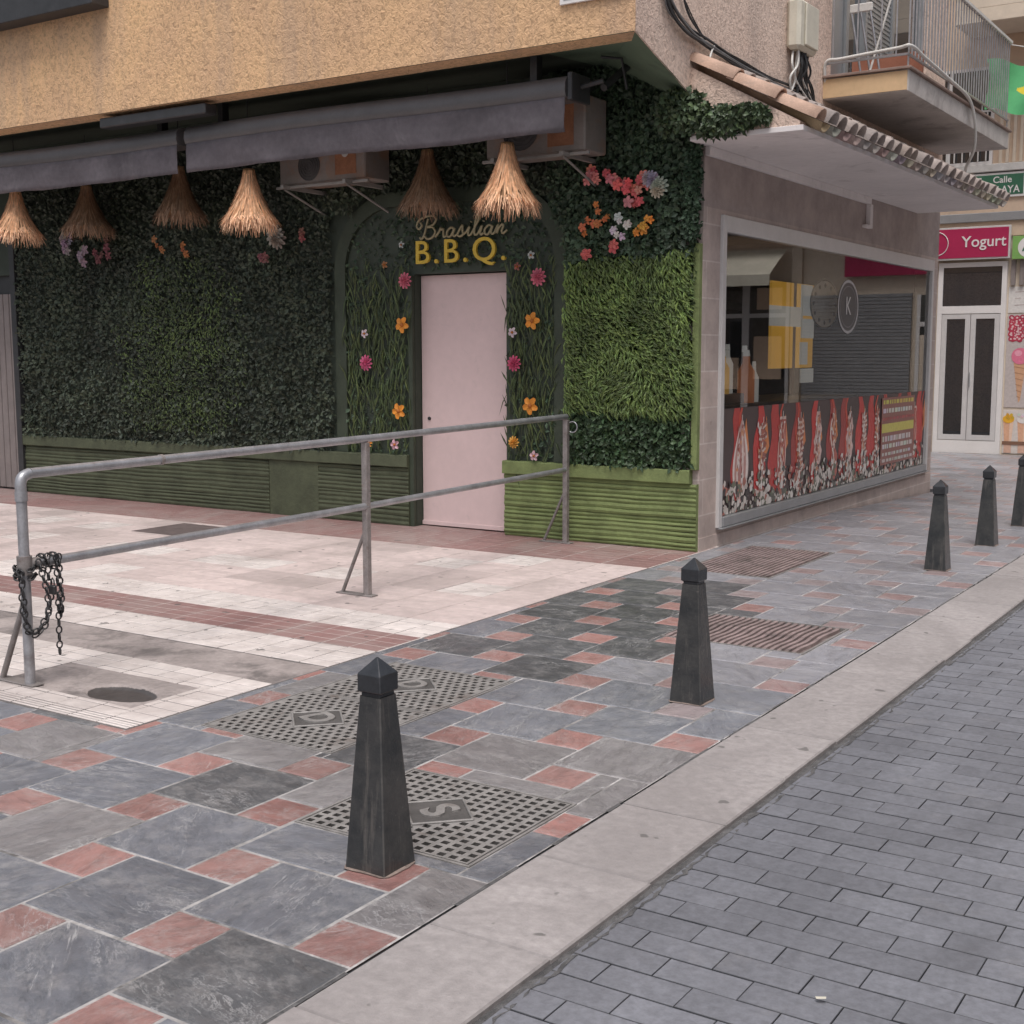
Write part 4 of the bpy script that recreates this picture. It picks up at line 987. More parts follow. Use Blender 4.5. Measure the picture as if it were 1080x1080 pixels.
spray('dull pink blossoms below the fourth straw lamp', [(-8.92, 2.53), (-8.45, 2.70)], .04, (.28, .10, .09), 4, .05)

# lettering over the door
lt = thing('restaurant_sign', 'gold lettering reading Brasilian B.B.Q. above the pale door', 'sign', (-6.65, YF - .06, 2.55))
me = text_mesh('B.B.Q.', .30, .012, offset=.001, spacing=1.2)
xs = [v_.co.x for v_ in me.vertices]; ys = [v_.co.y for v_ in me.vertices]
sx = .96 / (max(xs) - min(xs)); sy = .245 / (max(ys) - min(ys))
me.transform(Matrix.Translation((-6.62 + 6.65, -.015, 2.475 - 2.55)) @ Matrix.Rotation(math.pi / 2, 4, 'X') @ Matrix.Diagonal((sx, sy, 1, 1)) @ Matrix.Translation((-(max(xs) + min(xs)) / 2, -(max(ys) + min(ys)) / 2, 0)))
me.materials.clear(); me.materials.append(M['gold']); o = bpy.data.objects.new('block_letters', me); col.objects.link(o); o.parent = lt
# the script word, drawn as brush strokes (unit: x-height 1)
strokes = [
 [(0.75, 2.0), (.62, 1.2), (.45, .3), (.2, -.05), (.0, .15)], [(-.5, 1.3), (-.35, 1.85), (.3, 2.2), (1.1, 2.3), (1.65, 2.0), (1.4, 1.4), (.75, 1.15), (1.35, 1.1), (1.7, .6), (1.4, .05), (.85, -.05), (.55, .25)], [(-.5, 1.3), (-.2, 1.0), (.1, 1.35), (-.1, 1.65)],
 [(1.75, .1), (2.1, .55), (2.3, 1.0), (2.35, .8), (2.6, .85), (2.65, .4), (2.75, .05), (3.0, .15)],
 [(3.75, .85), (3.4, .95), (3.05, .55), (3.15, .1), (3.5, .1), (3.85, .9), (3.75, .3), (3.9, .05), (4.2, .2)],
 [(4.2, .2), (4.65, 1.1), (4.75, .6), (4.85, .2), (4.55, .0), (4.3, .1)], [(4.85, .2), (5.2, .4)],
 [(5.2, .4), (5.5, .95), (5.4, .4), (5.5, .05), (5.8, .2)], [(5.6, 1.35), (5.63, 1.43)],
 [(5.8, .2), (6.4, 1.6), (6.35, 2.1), (6.15, 1.8), (6.05, .8), (6.15, .1), (6.5, .15)],
 [(6.5, .15), (6.85, .95), (6.75, .4), (6.85, .05), (7.1, .2)], [(6.95, 1.35), (6.98, 1.43)],
 [(7.9, .85), (7.55, .95), (7.2, .55), (7.3, .1), (7.65, .1), (8.0, .9), (7.9, .3), (8.05, .05), (8.3, .2)],
 [(8.3, .2), (8.6, .95), (8.5, .1), (8.7, .6), (9.0, .95), (9.15, .8), (9.05, .3), (9.2, .05), (9.6, .35)]]
b = MB(); uu = .0985
for st in strokes:
    pts = [(-7.06 + q[0] * uu * .985 + q[1] * .012, YF - .075, 2.615 + q[1] * uu * .86 + .0) for q in st]
    b.tube(smooth_path(pts, 6), .0105, 6)
b.build('script_word', 'script', lt)

# ------------------------------------------------------------------ straw lamps
def make_lamp(loc, label, dim=1.):
    t = thing('straw_pendant_lamp', label, 'lamp', loc, 'straw pendant lamps hanging under the awning'); x, y, z = loc
    prof = lambda q: (.048 + .205 * (q ** 1.7))              # q: 0 at the neck, 1 at the hem
    b = MB(); H = .47
    b.lathe([(prof(q / 10) * .93, z + H * (1 - q / 10) + .02 * 0) for q in range(0, 10)], x, y, 28, (.30, .17, .085))
    for _ in range(900):
        a = U(0, 2 * math.pi); q0 = U(-.02, .75); q1 = min(1.06, q0 + U(.18, .4)); w_ = U(.003, .0065); k = U(.65, 1.25) * dim
        c = tuple(v_ * k for v_ in lerp((.68, .34, .17), (.86, .52, .31), rnd())); pts = []
        da = U(-.12, .12); out = U(0, .022)
        for s2 in (0, .5, 1):
            q = q0 + (q1 - q0) * s2; rr_ = prof(max(0, q)) + .004 + out * s2; aa = a + da * s2
            pts.append(Vector((x + rr_ * math.cos(aa), y + rr_ * math.sin(aa), z + H * (1 - q))))
        tn = Vector((-math.sin(a), math.cos(a), 0)) * w_
        b.add([pts[0] - tn, pts[0] + tn, pts[1] + tn, pts[1] - tn, pts[2] + tn * .3, pts[2] - tn * .3], [(0, 1, 2, 3), (3, 2, 4, 5)], c)
    for _ in range(330):     # ragged hem
        a = U(0, 2 * math.pi); q0 = U(.80, .93); q1 = U(.94, 1.22); w_ = U(.003, .008); k = U(.75, 1.25) * dim
        c = tuple(v_ * k for v_ in (.88, .54, .34)); rr0, rr1 = prof(q0) + .008, prof(1) * U(.85, 1.16)
        aa = a + U(-.16, .16); P0 = Vector((x + rr0 * math.cos(a), y + rr0 * math.sin(a), z + H * (1 - q0))); P1 = Vector((x + rr1 * math.cos(aa), y + rr1 * math.sin(aa), z + H * (1 - q1)))
        tn = Vector((-math.sin(a), math.cos(a), 0)) * w_; b.add([P0 - tn, P0 + tn, P1 + tn * .3, P1 - tn * .3], [(0, 1, 2, 3)], c)
    b.build('lamp_shade', 'straw', t, fix=False)
    b = MB(); b.lathe([(.001, z + H + .03), (.05, z + H + .02), (.056, z + H - .03)], x, y, 16, (.4, .24, .12)); b.build('top_knot', 'straw', t, fix=False)
    b = MB(); b.tube([(x, y, z + H + .02), (x, y, 3.86)], .005, 6); b.build('cord', 'cable', t)
    return t
lp = make_lamp((-5.66, 8.62, 2.745), 'pale straw lamp at the right end, in front of the gold letters')
index_kids()
for loc, lb in (((-8.47, 8.64, 2.765), 'pale straw lamp below the joint side of the right awning, second brightest'),
                ((-11.86, 8.66, 2.82), 'straw lamp cut by the left edge of the photo'),
                ):
    dup(lp, loc, lb, rz=U(0, 6), name_scale=True)
lp2 = make_lamp((-6.76, 9.05, 2.84), 'shade-darkened reddish straw lamp half behind the awning above the word Brasilian', .38)  # straw coloured darker to stand in for shade under the awning
index_kids()
for loc, lb in (((-9.72, 8.96, 2.92), 'shade-darkened straw lamp under the gap between the two awnings'),
                ((-11.15, 9.0, 2.87), 'shade-darkened straw lamp second from the left, beside the pale blossoms')):
    dup(lp2, loc, lb, rz=U(0, 6), name_scale=True)

# ------------------------------------------------------------------ awnings
def awning(x0, x1, label):
    t = thing('awning', label, 'awning', ((x0 + x1) / 2, 8.6, 3.4), 'retracted grey awnings under the overhang')
    b = MB(); n = 24; vs = []; prof = [(8.50, 3.50), (8.455, 3.505), (8.44, 3.55), (8.445, 3.61), (8.48, 3.655), (8.56, 3.665), (8.72, 3.64), (8.75, 3.56), (8.70, 3.50)]
    sag = lambda X: .012 * math.sin((X - x0) * 1.3)
    m_ = len(prof)
    for i in range(n + 1):
        X = x0 + (x1 - x0) * i / n
        for (y_, z_) in prof: vs.append((X, y_, z_ + sag(X)))
    b.add(vs, [(i * m_ + q, (i + 1) * m_ + q, (i + 1) * m_ + (q + 1) % m_, i * m_ + (q + 1) % m_) for i in range(n) for q in range(m_)], smooth=True)
    b.add(vs[:m_], [tuple(range(m_))]); b.add(vs[-m_:], [tuple(range(m_))]); b.build('cassette', 'awningcase', t)
    b = MB(); n = 120; vs = []
    for i in range(n + 1):
        X = x0 + .01 + (x1 - x0 - .02) * i / n; wv = .006 * math.sin(X * 9) + .012 * noise.noise((X * 1.5, 0, 0))
        for k in range(7):
            q = k / 6; vs.append((X, 8.462 - wv * q - .008 * math.sin(q * 3) + (.03 * noise.noise((X * 2.2, q * 2, 1)) + .012 * noise.noise((X * 8, q * 1.5, 5))) * q, 3.515 - .27 * q + sag(X) + (.018 * noise.noise((X * 1.2, 7, 0)) + .006 * noise.noise((X * 9, 7, 0))) * q))
    b.add(vs, [(i * 7 + q, (i + 1) * 7 + q, (i + 1) * 7 + q + 1, i * 7 + q + 1) for i in range(n) for q in range(6)], smooth=True); va = b.build('valance', 'awning', t, fix=False)
    md = va.modifiers.new('thickness', 'SOLIDIFY'); md.thickness = .003
    for X in (x0 + .5, x1 - .5): b = MB(); b.tube([(X, 8.70, 3.58), (X + .25, 9.1, 3.66), (X, 9.37, 3.72)], .022, 8); b.build('folding_arm', 'black', t)
    for X in (x0 + .35, x1 - .35): b = MB(); b.box(X - .03, X + .03, 8.56, 8.64, 3.66, 3.87); b.build('hanger', 'black', t)
    return t
awning(-9.08, -5.03, 'long grey awning on the right, rolled in, above the pale door')
t2 = awning(-14.2, -9.18, 'grey awning on the left, rolled in, running out of the picture')
b = MB(); b.box(-5.02, -4.98, 8.46, 8.74, 3.47, 3.67, ch=.005); b.tube([(-4.98, 8.6, 3.58), (-4.80, 8.62, 3.61)], .02, 8); b.tube([(-4.9, 8.8, 3.60), (-4.86, 9.1, 3.80)], .03, 8); b.tube([(-4.95, 8.85, 3.84), (-4.80, 8.9, 3.82), (-4.78, 8.95, 3.6)], .012, 6)
gb = b.build('awning_gearbox', 'black'); tag(gb, 'dark crank mechanism at the right end of the right awning', 'awning crank')
b = MB(); b.box(-10.0, -8.6, 8.25, 8.40, 3.70, 3.79, ch=.01); tag(b.build('light_box', 'black'), 'dark flat strip box on the underside of the overhang above the awnings', 'strip box')
b = MB(); b.box(-13.5, -9.76, 8.02, 8.218, 4.748, 5.0, ch=.006); tag(b.build('sign_board', 'black'), 'dark grey board fixed high on the orange stucco at top left', 'board')
# ------------------------------------------------------------------ air conditioners
def aircon(x0, x1, z0, z1, label, tilt=0):
    t = thing('air_conditioner', label, 'air conditioner', ((x0 + x1) / 2, 9.1, z0), 'outdoor air conditioning units behind the awning')
    y0, y1 = 8.90, 9.25
    b = MB(); b.box(x0, x1, y0, y1, z0, z1, ch=.012); bo_ = b.build('casing', 'acbody', t)
    b = MB(); cx2, cz2, rad = x0 + (x1 - x0) * .36, (z0 + z1) / 2, min(.17, (z1 - z0) * .42)
    for q in range(5): b.tube([(cx2 + rad * (q + 1) / 5 * math.cos(a), y0 - .006, cz2 + rad * (q + 1) / 5 * math.sin(a)) for a in [2 * math.pi * k / 24 for k in range(25)]], .0035, 5)
    b.poly([(cx2 + rad * math.cos(2 * math.pi * k / 24), y0 - .0015, cz2 + rad * math.sin(2 * math.pi * k / 24)) for k in range(24)]); b.build('fan_grille', 'acdark', bo_)
    b = MB(); b.box(x1 - .34, x1 - .10, y0 - .004, y0 - .001, z0 + .05, z1 - .02); b.build('side_panel', 'rust', bo_)
    b = MB(); b.tube([(x1 - .22, y0 - .006, z1 - .07), (x1 - .22, y0 - .012, z1 - .07)], .035, 16); b.build('round_label', 'alu', bo_)
    for X in (x0 + .12, x1 - .16):
        b = MB(); b.box(X, X + .035, y0 - .12, YF + .0, z0 - .045, z0 - .012); b.tube([(X + .017, y0 - .08, z0 - .05), (X + .017, YF, z0 - .24)], .010, 6); b.build('bracket', 'bracket', t)
    b = MB(); b.box(x0 - .02, x1 + .05, y0 - .03, y0 - .0, z0 - .035, z0 - .011, ch=.003); b.build('drip_tray', 'bracket', t)
    return t
aircon(-6.05, -5.12, 3.17, 3.60, 'air conditioning unit with rusty side panel above the right side of the door')
aircon(-8.34, -7.33, 3.12, 3.42, 'air conditioning unit on pale brackets behind the middle of the right awning')

# ------------------------------------------------------------------ cables and boxes on the side wall
cb = thing('cable_bundle', 'bundle of black cables sagging along the stucco above the clay roof tiles', 'cables', (XS, 9.5, 4))
b = MB(); base = [(8.62, 4.9), (8.60, 4.3), (8.68, 4.09), (8.95, 3.98), (9.35, 3.93), (9.9, 3.90), (10.5, 3.87), (11.2, 3.87), (11.75, 3.84)]
for k in range(11):
    oy, oz = U(-.035, .035), U(-.045, .045)
    pts = [(XS + .02 + .035 * rnd(), yy + oy + U(-.02, .02), zz + oz + U(-.02, .02)) for yy, zz in base]
    b.tube(smooth_path(pts, 6), U(.005, .011), 6, m=0 if k % 3 else 1)
for k in range(3):
    pts = [(XS + .03, 8.85 + U(-.04, .1), 4.9), (XS + .03, 8.85, 4.4 + U(-.1, .1)), (XS + .03, 9.0 + U(-.05, .05), 4.12), (XS + .03, 9.3, 3.97)]
    b.tube(smooth_path(pts, 6), .005, 6)
b.build('cables', ['cable', 'cablegrey'], cb)
b = MB(); b.tube(smooth_path([(XS + .05, 9.30, 3.70), (XS + .06, 9.34, 3.86), (XS + .04, 9.45, 3.96)], 6), .008, 6); b.build('pale_wire', 'cablewhite', cb); b = MB(); b.tube(smooth_path([(XS + .06, 10.1, 3.86), (XS + .09, 10.3, 3.80), (XS + .06, 10.6, 3.78)], 6), .010, 6); b.build('pale_wire', 'cablewhite', cb)
mb_ = thing('meter_box', 'ivory plastic cable cabinet with dark wires hanging below it on the pink stucco', 'cable box', (XS, 11.2, 4.25))
b = MB(); b.box(XS + .002, XS + .13, 11.02, 11.47, 4.23, 4.66, ch=.03); b.build('cover', 'ivory', mb_)
b = MB(); b.box(XS + .131, XS + .15, 11.13, 11.44, 4.27, 4.63, ch=.008); b.build('lid', 'ivory', mb_)
b = MB()
for k in range(16):
    y0_ = U(11.1, 11.4); b.tube(smooth_path([(XS + .06 + U(-.03, .04), y0_, 4.24), (XS + .07 + U(-.03, .05), y0_ + U(-.1, .12), 4.1), (XS + .06, y0_ + U(-.12, .2), 3.98), (XS + .05, y0_ + U(-.1, .35), 3.86)], 5), U(.006, .012), 6, m=0 if k % 4 else 1)
b.build('wires', ['cable', 'cablewhite'], mb_)
npl = thing('street_plaque', 'green street plaque with white border on the orange stucco at the top edge', 'plaque', (-4.75, 8.2, 4.25))
b = MB(); b.box(-4.93, -4.36, 8.196, 8.218, 4.075, 4.45, ch=.003); b.build('border', 'white', npl)
b = MB(); b.box(-4.895, -4.395, 8.192, 8.1955, 4.105, 4.42); b.build('plate', 'signgreen', npl)

# flag at the far end of the balcony
fg = thing('flag', 'green flag with yellow diamond and blue disc hanging off the far end of the balcony', 'flag', (-3.3, 16.1, 5.1))
b = MB(); nx, nz = 64, 64
P0 = Vector((-3.80, 16.02, 5.02)); 
def fpt(u_, v_): return (P0.x + u_ * 1.35 + .03 * math.sin(v_ * 5), P0.y + .10 * math.sin(u_ * 11 + v_ * 2) * (.4 + v_) * .7 + u_ * .35, P0.z - .02 - v_ * .56 - .10 * math.sin(u_ * 3.1) + .03 * math.sin(u_ * 17))
for i in range(nx):
    for k in range(nz):
        u0, v0 = i / nx, k / nz; uc, vc = u0 + .5 / nx, v0 + .5 / nz
        dd = abs(uc - .58) / .36 + abs(vc - .5) / .4; cr = math.hypot((uc - .58) * 1.5, (vc - .5) * .9)
        c = (.05, .12, .42) if cr < .155 else ((.75, .60, .05) if dd < 1 else (.10, .42, .17))
        b.add([fpt(u0, v0), fpt(u0 + 1 / nx, v0), fpt(u0 + 1 / nx, v0 + 1 / nz), fpt(u0, v0 + 1 / nz)], [(0, 1, 2, 3)], c, smooth=True)
b.build('cloth', 'fabricflag', fg, fix=False)
b = MB(); b.tube([(-3.56, 16.0, 5.13), (-2.5, 16.5, 4.92)], .006, 6); b.build('cord', 'cablewhite', fg)
# folding chair on the balcony
fc = thing('folding_chair', 'white folded garden chair leaning behind the balcony railing', 'chair', (-4.05, 12.35, 4.17))
b = MB(); b.box(-4.20, -3.98, 12.30, 12.33, 4.78, 4.86, ch=.008); b.build('backrest', 'cablewhite', fc)
b = MB()
for X in (-4.18, -4.09, -4.0): b.tube([(X, 12.31, 4.78), (X + .10, 12.36, 4.171)], .011, 6)
b.build('frame', 'galv', fc)
b = MB(); b.tube([(-3.98, 12.25, 4.175), (-3.72, 12.4, 5.3)], .011, 8); tag(b.build('broom_handle', 'cablewhite'), 'thin pale pole leaning diagonally in the balcony corner', 'pole')

# ------------------------------------------------------------------ window poster: skewers over flames
ps = thing('food_poster', 'long printed strip of meat skewers and flames along the bottom of the shop window', 'poster', (XS, 12.8, .24))
b = MB(); PY0, PY1, PZ0, PZ1 = WY0 + .08, WY1 - .08, WZ0 + .088, 1.135
def q_(pts, c, layer): b.add([(XS - .008 + .0012 * layer, y_, z_) for y_, z_ in pts], [tuple(range(len(pts)))], c)
q_([(PY0, PZ0), (PY1, PZ0), (PY1, PZ1), (PY0, PZ1)], (.07, .045, .045), 0)
def ribbon(path, ws, c, layer):
    if layer >= 3: ws = [w_ * 1.35 for w_ in ws]; c = tuple(min(.85, v_ * 1.12) for v_ in c)
    L, Rr = [], []
    for (y_, z_), w_ in zip(path, ws): L.append((y_ - w_, z_)); Rr.append((y_ + w_, z_))
    for i in range(len(path) - 1): q_([L[i], Rr[i], Rr[i + 1], L[i + 1]], c, layer)
Lp = PY1 - PY0; H = PZ1 - PZ0
def fl_band(yc, wid, z0, z1, c, layer):
    n = 9; path = [(yc + .05 * math.sin(q * 1.1 + yc * 7) * (q / n), z0 + (z1 - z0) * q / n) for q in range(n + 1)]; ribbon(path, [wid * (1 - .45 * abs(2 * q / n - .7)) for q in range(n + 1)], c, layer)
for k in range(13):
    yc = PY0 + .38 + k * .46
    if yc > PY1 - .1: break
    fl_band(yc + U(-.06, .06), U(.13, .19), PZ0 + .1, PZ1 - .002, (.50 * U(.7, 1.2), .05, .045), 1)
    if k % 3 != 1: fl_band(yc + U(-.02, .14), U(.03, .05), PZ0 + .3, PZ1 - .002, (.60, .08, .05), 2)
    q_([(yc + .12, PZ0 + .4), (yc + .24, PZ0 + .52), (yc + .16, PZ0 + .8), (yc + .10, PZ0 + .55)], (.72, .24, .08), 2)
kinds = ['fan', 'zig', 'sausage', 'disc', 'meat', 'hook', 'meat', 'disc', 'zig', 'meat', 'zig', 'sausage']
for k in range(12):
    yc = PY0 + .42 + k * .475
    if 4.25 < yc - PY0 < 5.6: continue
    lean = U(-.03, .05); kd = kinds[k]; z0, z1 = PZ0 + .02, PZ0 + H * U(.84, .95)
    cx2 = lambda z_: yc + lean * (z_ - z0)
    ribbon([(cx2(z0), z0), (cx2(z1), z1)], [.006, .005], (.62, .56, .52), 3)
    n = 26; zz = [z0 + .05 + (z1 - z0 - .1) * q / n for q in range(n + 1)]
    if kd == 'fan':
        for lay, s2, c in ((3, 1, (.72, .62, .58)), (4, .72, (.48, .25, .22)), (5, .45, (.70, .58, .54)), (6, .2, (.42, .2, .18))):
            ribbon([(cx2(z_) - .03 * (1 - s2), z_) for z_ in zz], [s2 * (.11 * math.sin(math.pi * min(1, max(.02, (q / n) ** .8))) + .015) for q in range(n + 1)], c, lay)
    elif kd == 'sausage':
        ribbon([(cx2(z_), z_) for z_ in zz], [.075 - .02 * abs(2 * q / n - 1) for q in range(n + 1)], (.70, .52, .46), 3); ribbon([(cx2(z_), z_) for z_ in zz[1:-1]], [.058] * (n - 1), (.42, .09, .07), 4)
        for s2 in (-1, 1): ribbon([(cx2(z_) + s2 * .035 + .01 * math.sin(q * .9), z_) for q, z_ in enumerate(zz[2:-2])], [.005] * (n - 3), (.75, .5, .42), 5)
    elif kd in ('disc', 'zig'):
        for q in range(n):
            z_ = zz[q]; w_ = .082 + .016 * math.sin(q); cc = (.70, .56, .50) if q % 2 == 0 else (.36, .12, .09)
            sl_ = .03 if kd == 'disc' else .05 * (1 if q % 4 < 2 else -1)
            q_([(cx2(z_) - w_, z_), (cx2(z_), z_ - .012), (cx2(z_) + w_, z_ + sl_ * .4), (cx2(z_) + w_ * .9, z_ + .024 + sl_ * .4), (cx2(z_), z_ + .018), (cx2(z_) - w_ * .9, z_ + .024)], cc, 4 + q % 2)
    elif kd == 'hook':
        ribbon([(cx2(z_) + .05 * math.sin(q * .25), z_) for q, z_ in enumerate(zz)], [.04 + .03 * math.sin(q * .5) ** 2 for q in range(n + 1)], (.45, .12, .09), 3); ribbon([(cx2(z_) - .03 + .06 * math.sin(q * .25), z_) for q, z_ in enumerate(zz)], [.010] * (n + 1), (.76, .66, .60), 4)
    else:
        ribbon([(cx2(z_) + .02 * math.sin(q * .7), z_) for q, z_ in enumerate(zz)], [.035 + .035 * math.sin(math.pi * q / n) + .008 * math.sin(q * 1.7) for q in range(n + 1)], (.66, .46, .42), 3)
        for q in range(n // 2): z_ = zz[q * 2]; q_([(cx2(z_) - .04, z_), (cx2(z_) + .03, z_ + .01), (cx2(z_) + .035, z_ + .022), (cx2(z_) - .03, z_ + .016)], (.74, .62, .58) if q % 2 else (.40, .16, .14), 4)
for _ in range(950):      # salad and coals along the foot
    y_ = U(PY0 + .02, PY1 - .05); z_ = PZ0 + .006 + (rnd() ** 1.5) * .30; s2 = U(.014, .046); a = U(0, 3); c = R.choice([(.70, .66, .62), (.55, .5, .46), (.12, .12, .10), (.05, .04, .04), (.42, .16, .12), (.66, .6, .55), (.16, .17, .12)])
    q_([(min(max(y_ + s2 * math.cos(a + t_) * U(.5, 1.3), PY0), PY1), max(PZ0 + .001, z_ + s2 * math.sin(a + t_) * U(.5, 1.3))) for t_ in (0, 1.2, 2.5, 3.9, 5.1)], c, 6 + rnd())
for _ in range(650):
    z_ = PZ0 + U(.15, H - .16); y_ = PY0 + .42 + R.randrange(12) * .475 + R.gauss(0, .035)
    if 4.25 < y_ - PY0 < 5.7 or y_ > PY1 - .06: continue
    c = R.choice([(.80, .68, .62), (.74, .54, .48), (.5, .16, .11), (.30, .08, .06), (.80, .74, .70), (.66, .30, .16)]); w_ = U(.008, .026); h_ = U(.012, .045)
    q_([(y_ - w_, z_ - h_ * .3), (y_ + w_ * .3, z_ - h_), (y_ + w_, z_ + h_ * .2), (y_ + w_ * .1, z_ + h_), (y_ - w_ * .8, z_ + h_ * .5)], c, 5.6 + rnd() * .6)
my0, my1 = PY0 + 4.35, PY0 + 5.62      # price block
q_([(my0, PZ0 + .10), (my1, PZ0 + .10), (my1, PZ1 - .04), (my0, PZ1 - .04)], (.30, .12, .10), 7)
q_([(my0 + .02, PZ0 + .46), (my1 - .02, PZ0 + .46), (my1 - .02, PZ0 + .56), (my0 + .02, PZ0 + .56)], (.62, .55, .12), 8)
for rw, (z_, h_, c) in enumerate(((.78, .045, (.75, .6, .12)), (.68, .05, (.72, .70, .66)), (.60, .03, (.5, .1, .1)), (.36, .06, (.70, .62, .60)), (.28, .05, (.72, .70, .68)), (.20, .035, (.65, .62, .6)), (.13, .035, (.6, .58, .56)))):
    y_ = my0 + .05
    while y_ < my1 - .12: w_ = U(.04, .12); q_([(y_, PZ0 + z_), (y_ + w_, PZ0 + z_), (y_ + w_, PZ0 + z_ + h_), (y_, PZ0 + z_ + h_)], tuple(v_ * U(.8, 1) for v_ in c), 8.6); y_ += w_ + U(.015, .04)
b.build('print', 'print', ps, fix=False)

# round stickers on the glass
def disc_yz(b, y_, z_, ry_, rz_, x_, c, inner=0, n=36):
    o = [(x_, y_ + ry_ * math.cos(2 * math.pi * k / n), z_ + rz_ * math.sin(2 * math.pi * k / n)) for k in range(n)]
    if inner: 
        i2 = [(x_, y_ + ry_ * inner * math.cos(2 * math.pi * k / n), z_ + rz_ * inner * math.sin(2 * math.pi * k / n)) for k in range(n)]
        b.add(o + i2, [(k, (k + 1) % n, n + (k + 1) % n, n + k) for k in range(n)], c)
    else: b.add(o, [tuple(range(n))], c)
st = thing('round_sticker', 'dark round window sticker with white ring and a letter K', 'sticker', (XS, 12.93, 2.06))
b = MB(); disc_yz(b, 12.93, 2.06, .32, .27, XS - .008, (.07, .07, .075)); disc_yz(b, 12.93, 2.06, .32, .27, XS - .0065, (.45, .44, .44), .90); disc_yz(b, 12.93, 2.06, .25, .21, XS - .0065, (.25, .25, .25), .96); b.build('disc', 'print', st, fix=False)
text_obj('emblem', 'K', .26, .001, 'alu', st, (XS - .005, 12.93, 2.06), (math.pi / 2, 0, math.pi / 2))
ck = thing('wall_clock', 'round white clock like disc hanging inside the shop behind the glass', 'clock', (XS - .3, 12.6, 2.05))
b = MB(); disc_yz(b, 12.60, 2.08, .42, .25, XS - .14, (.12, .12, .12)); disc_yz(b, 12.60, 2.08, .39, .23, XS - .138, (.85, .85, .83)); 
for k in range(12): disc_yz(b, 12.60 + .32 * math.cos(k * math.pi / 6), 2.08 + .185 * math.sin(k * math.pi / 6), .03, .022, XS - .136, (.1, .1, .1), n=8)
b.build('face', 'print', ck, fix=False)

# inside the shop
mn = thing('menu_board', 'tall yellow menu panel with added glow inside the shop window', 'menu board', (XS - .45, 11.6, 1.3))
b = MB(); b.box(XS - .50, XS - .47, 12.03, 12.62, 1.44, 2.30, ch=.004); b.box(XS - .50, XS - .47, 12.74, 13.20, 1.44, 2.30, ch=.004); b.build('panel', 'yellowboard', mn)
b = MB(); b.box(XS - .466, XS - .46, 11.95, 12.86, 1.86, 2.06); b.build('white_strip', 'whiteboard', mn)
b = MB(); b.box(XS - .52, XS - .48, 12.64, 12.72, .2, 2.3); b.build('post', 'wood', mn)
nt_ = thing('notice_strip', 'column of pale notices stuck up beside the yellow menu', 'notices', (XS - .4, 12.25, 1.3))
b = MB()
for (a, c, z0, z1) in ((12.20, 12.50, 1.96, 2.26), (12.22, 12.56, 1.74, 1.93), (12.20, 12.40, 1.48, 1.70), (12.22, 12.58, 1.30, 1.44)): b.box(XS - .24, XS - .23, a, c, z0, z1)
b.build('sheets', 'whiteboard', nt_)
ct = thing('shop_counter', 'dark wooden counter inside the shop window', 'counter', (-5.1, 10.9, .1))
b = MB(); b.box(-5.1, -4.40, 9.8, 13.4, .101, 1.12, ch=.01); b.build('cabinet', 'wood', ct)
b = MB(); b.box(-5.15, -4.37, 9.76, 13.45, 1.1205, 1.16, ch=.008); b.build('counter_top', 'bracket', ct)
b = MB(); b.box(-4.62, -4.40, 9.95, 10.45, 1.161, 1.25, ch=.01); tag(b.build('tray_of_jars', 'alugrey'), 'grey metal tray standing on the counter at the near end of the window', 'tray')
def bottle(x, y, z, h, r_, mat, label):
    t = thing('sauce_bottle', label, 'bottle', (x, y, z), 'sauce bottles at the near end of the counter')
    b = MB(); b.lathe([(.001, z), (r_, z), (r_, z + h * .6), (r_ * .45, z + h * .75), (r_ * .4, z + h * .88), (.001, z + h * .88)], x, y, 14); b.build('bottle_body', mat, t)
    b = MB(); b.lathe([(r_ * .45, z + h * .885), (r_ * .35, z + h), (.001, z + h)], x, y, 10); b.build('cap', 'whiteboard', t)
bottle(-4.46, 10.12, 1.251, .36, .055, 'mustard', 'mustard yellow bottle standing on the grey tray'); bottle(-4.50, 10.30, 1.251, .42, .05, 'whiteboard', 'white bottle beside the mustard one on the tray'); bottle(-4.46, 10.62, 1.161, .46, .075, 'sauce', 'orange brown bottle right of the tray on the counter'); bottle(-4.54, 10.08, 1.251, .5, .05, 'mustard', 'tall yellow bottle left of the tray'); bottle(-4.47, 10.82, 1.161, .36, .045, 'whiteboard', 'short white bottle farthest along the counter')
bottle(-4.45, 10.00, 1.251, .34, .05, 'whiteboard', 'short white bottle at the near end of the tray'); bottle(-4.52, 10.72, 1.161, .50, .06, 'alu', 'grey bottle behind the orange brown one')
dc = thing('drinks_cabinet', 'dark glass fronted drinks cabinet at the back of the shop', 'drinks fridge', (-6.5, 13.9, .1))
b = MB(); b.box(-6.9, -6.2, 13.2, 14.6, .101, 2.2, ch=.01); b.build('body', 'black', dc)
b = MB(); b.box(-6.195, -6.18, 13.25, 13.88, .3, 2.1); b.box(-6.195, -6.18, 13.92, 14.55, .3, 2.1); b.build('glass_door', 'darkglass', dc)

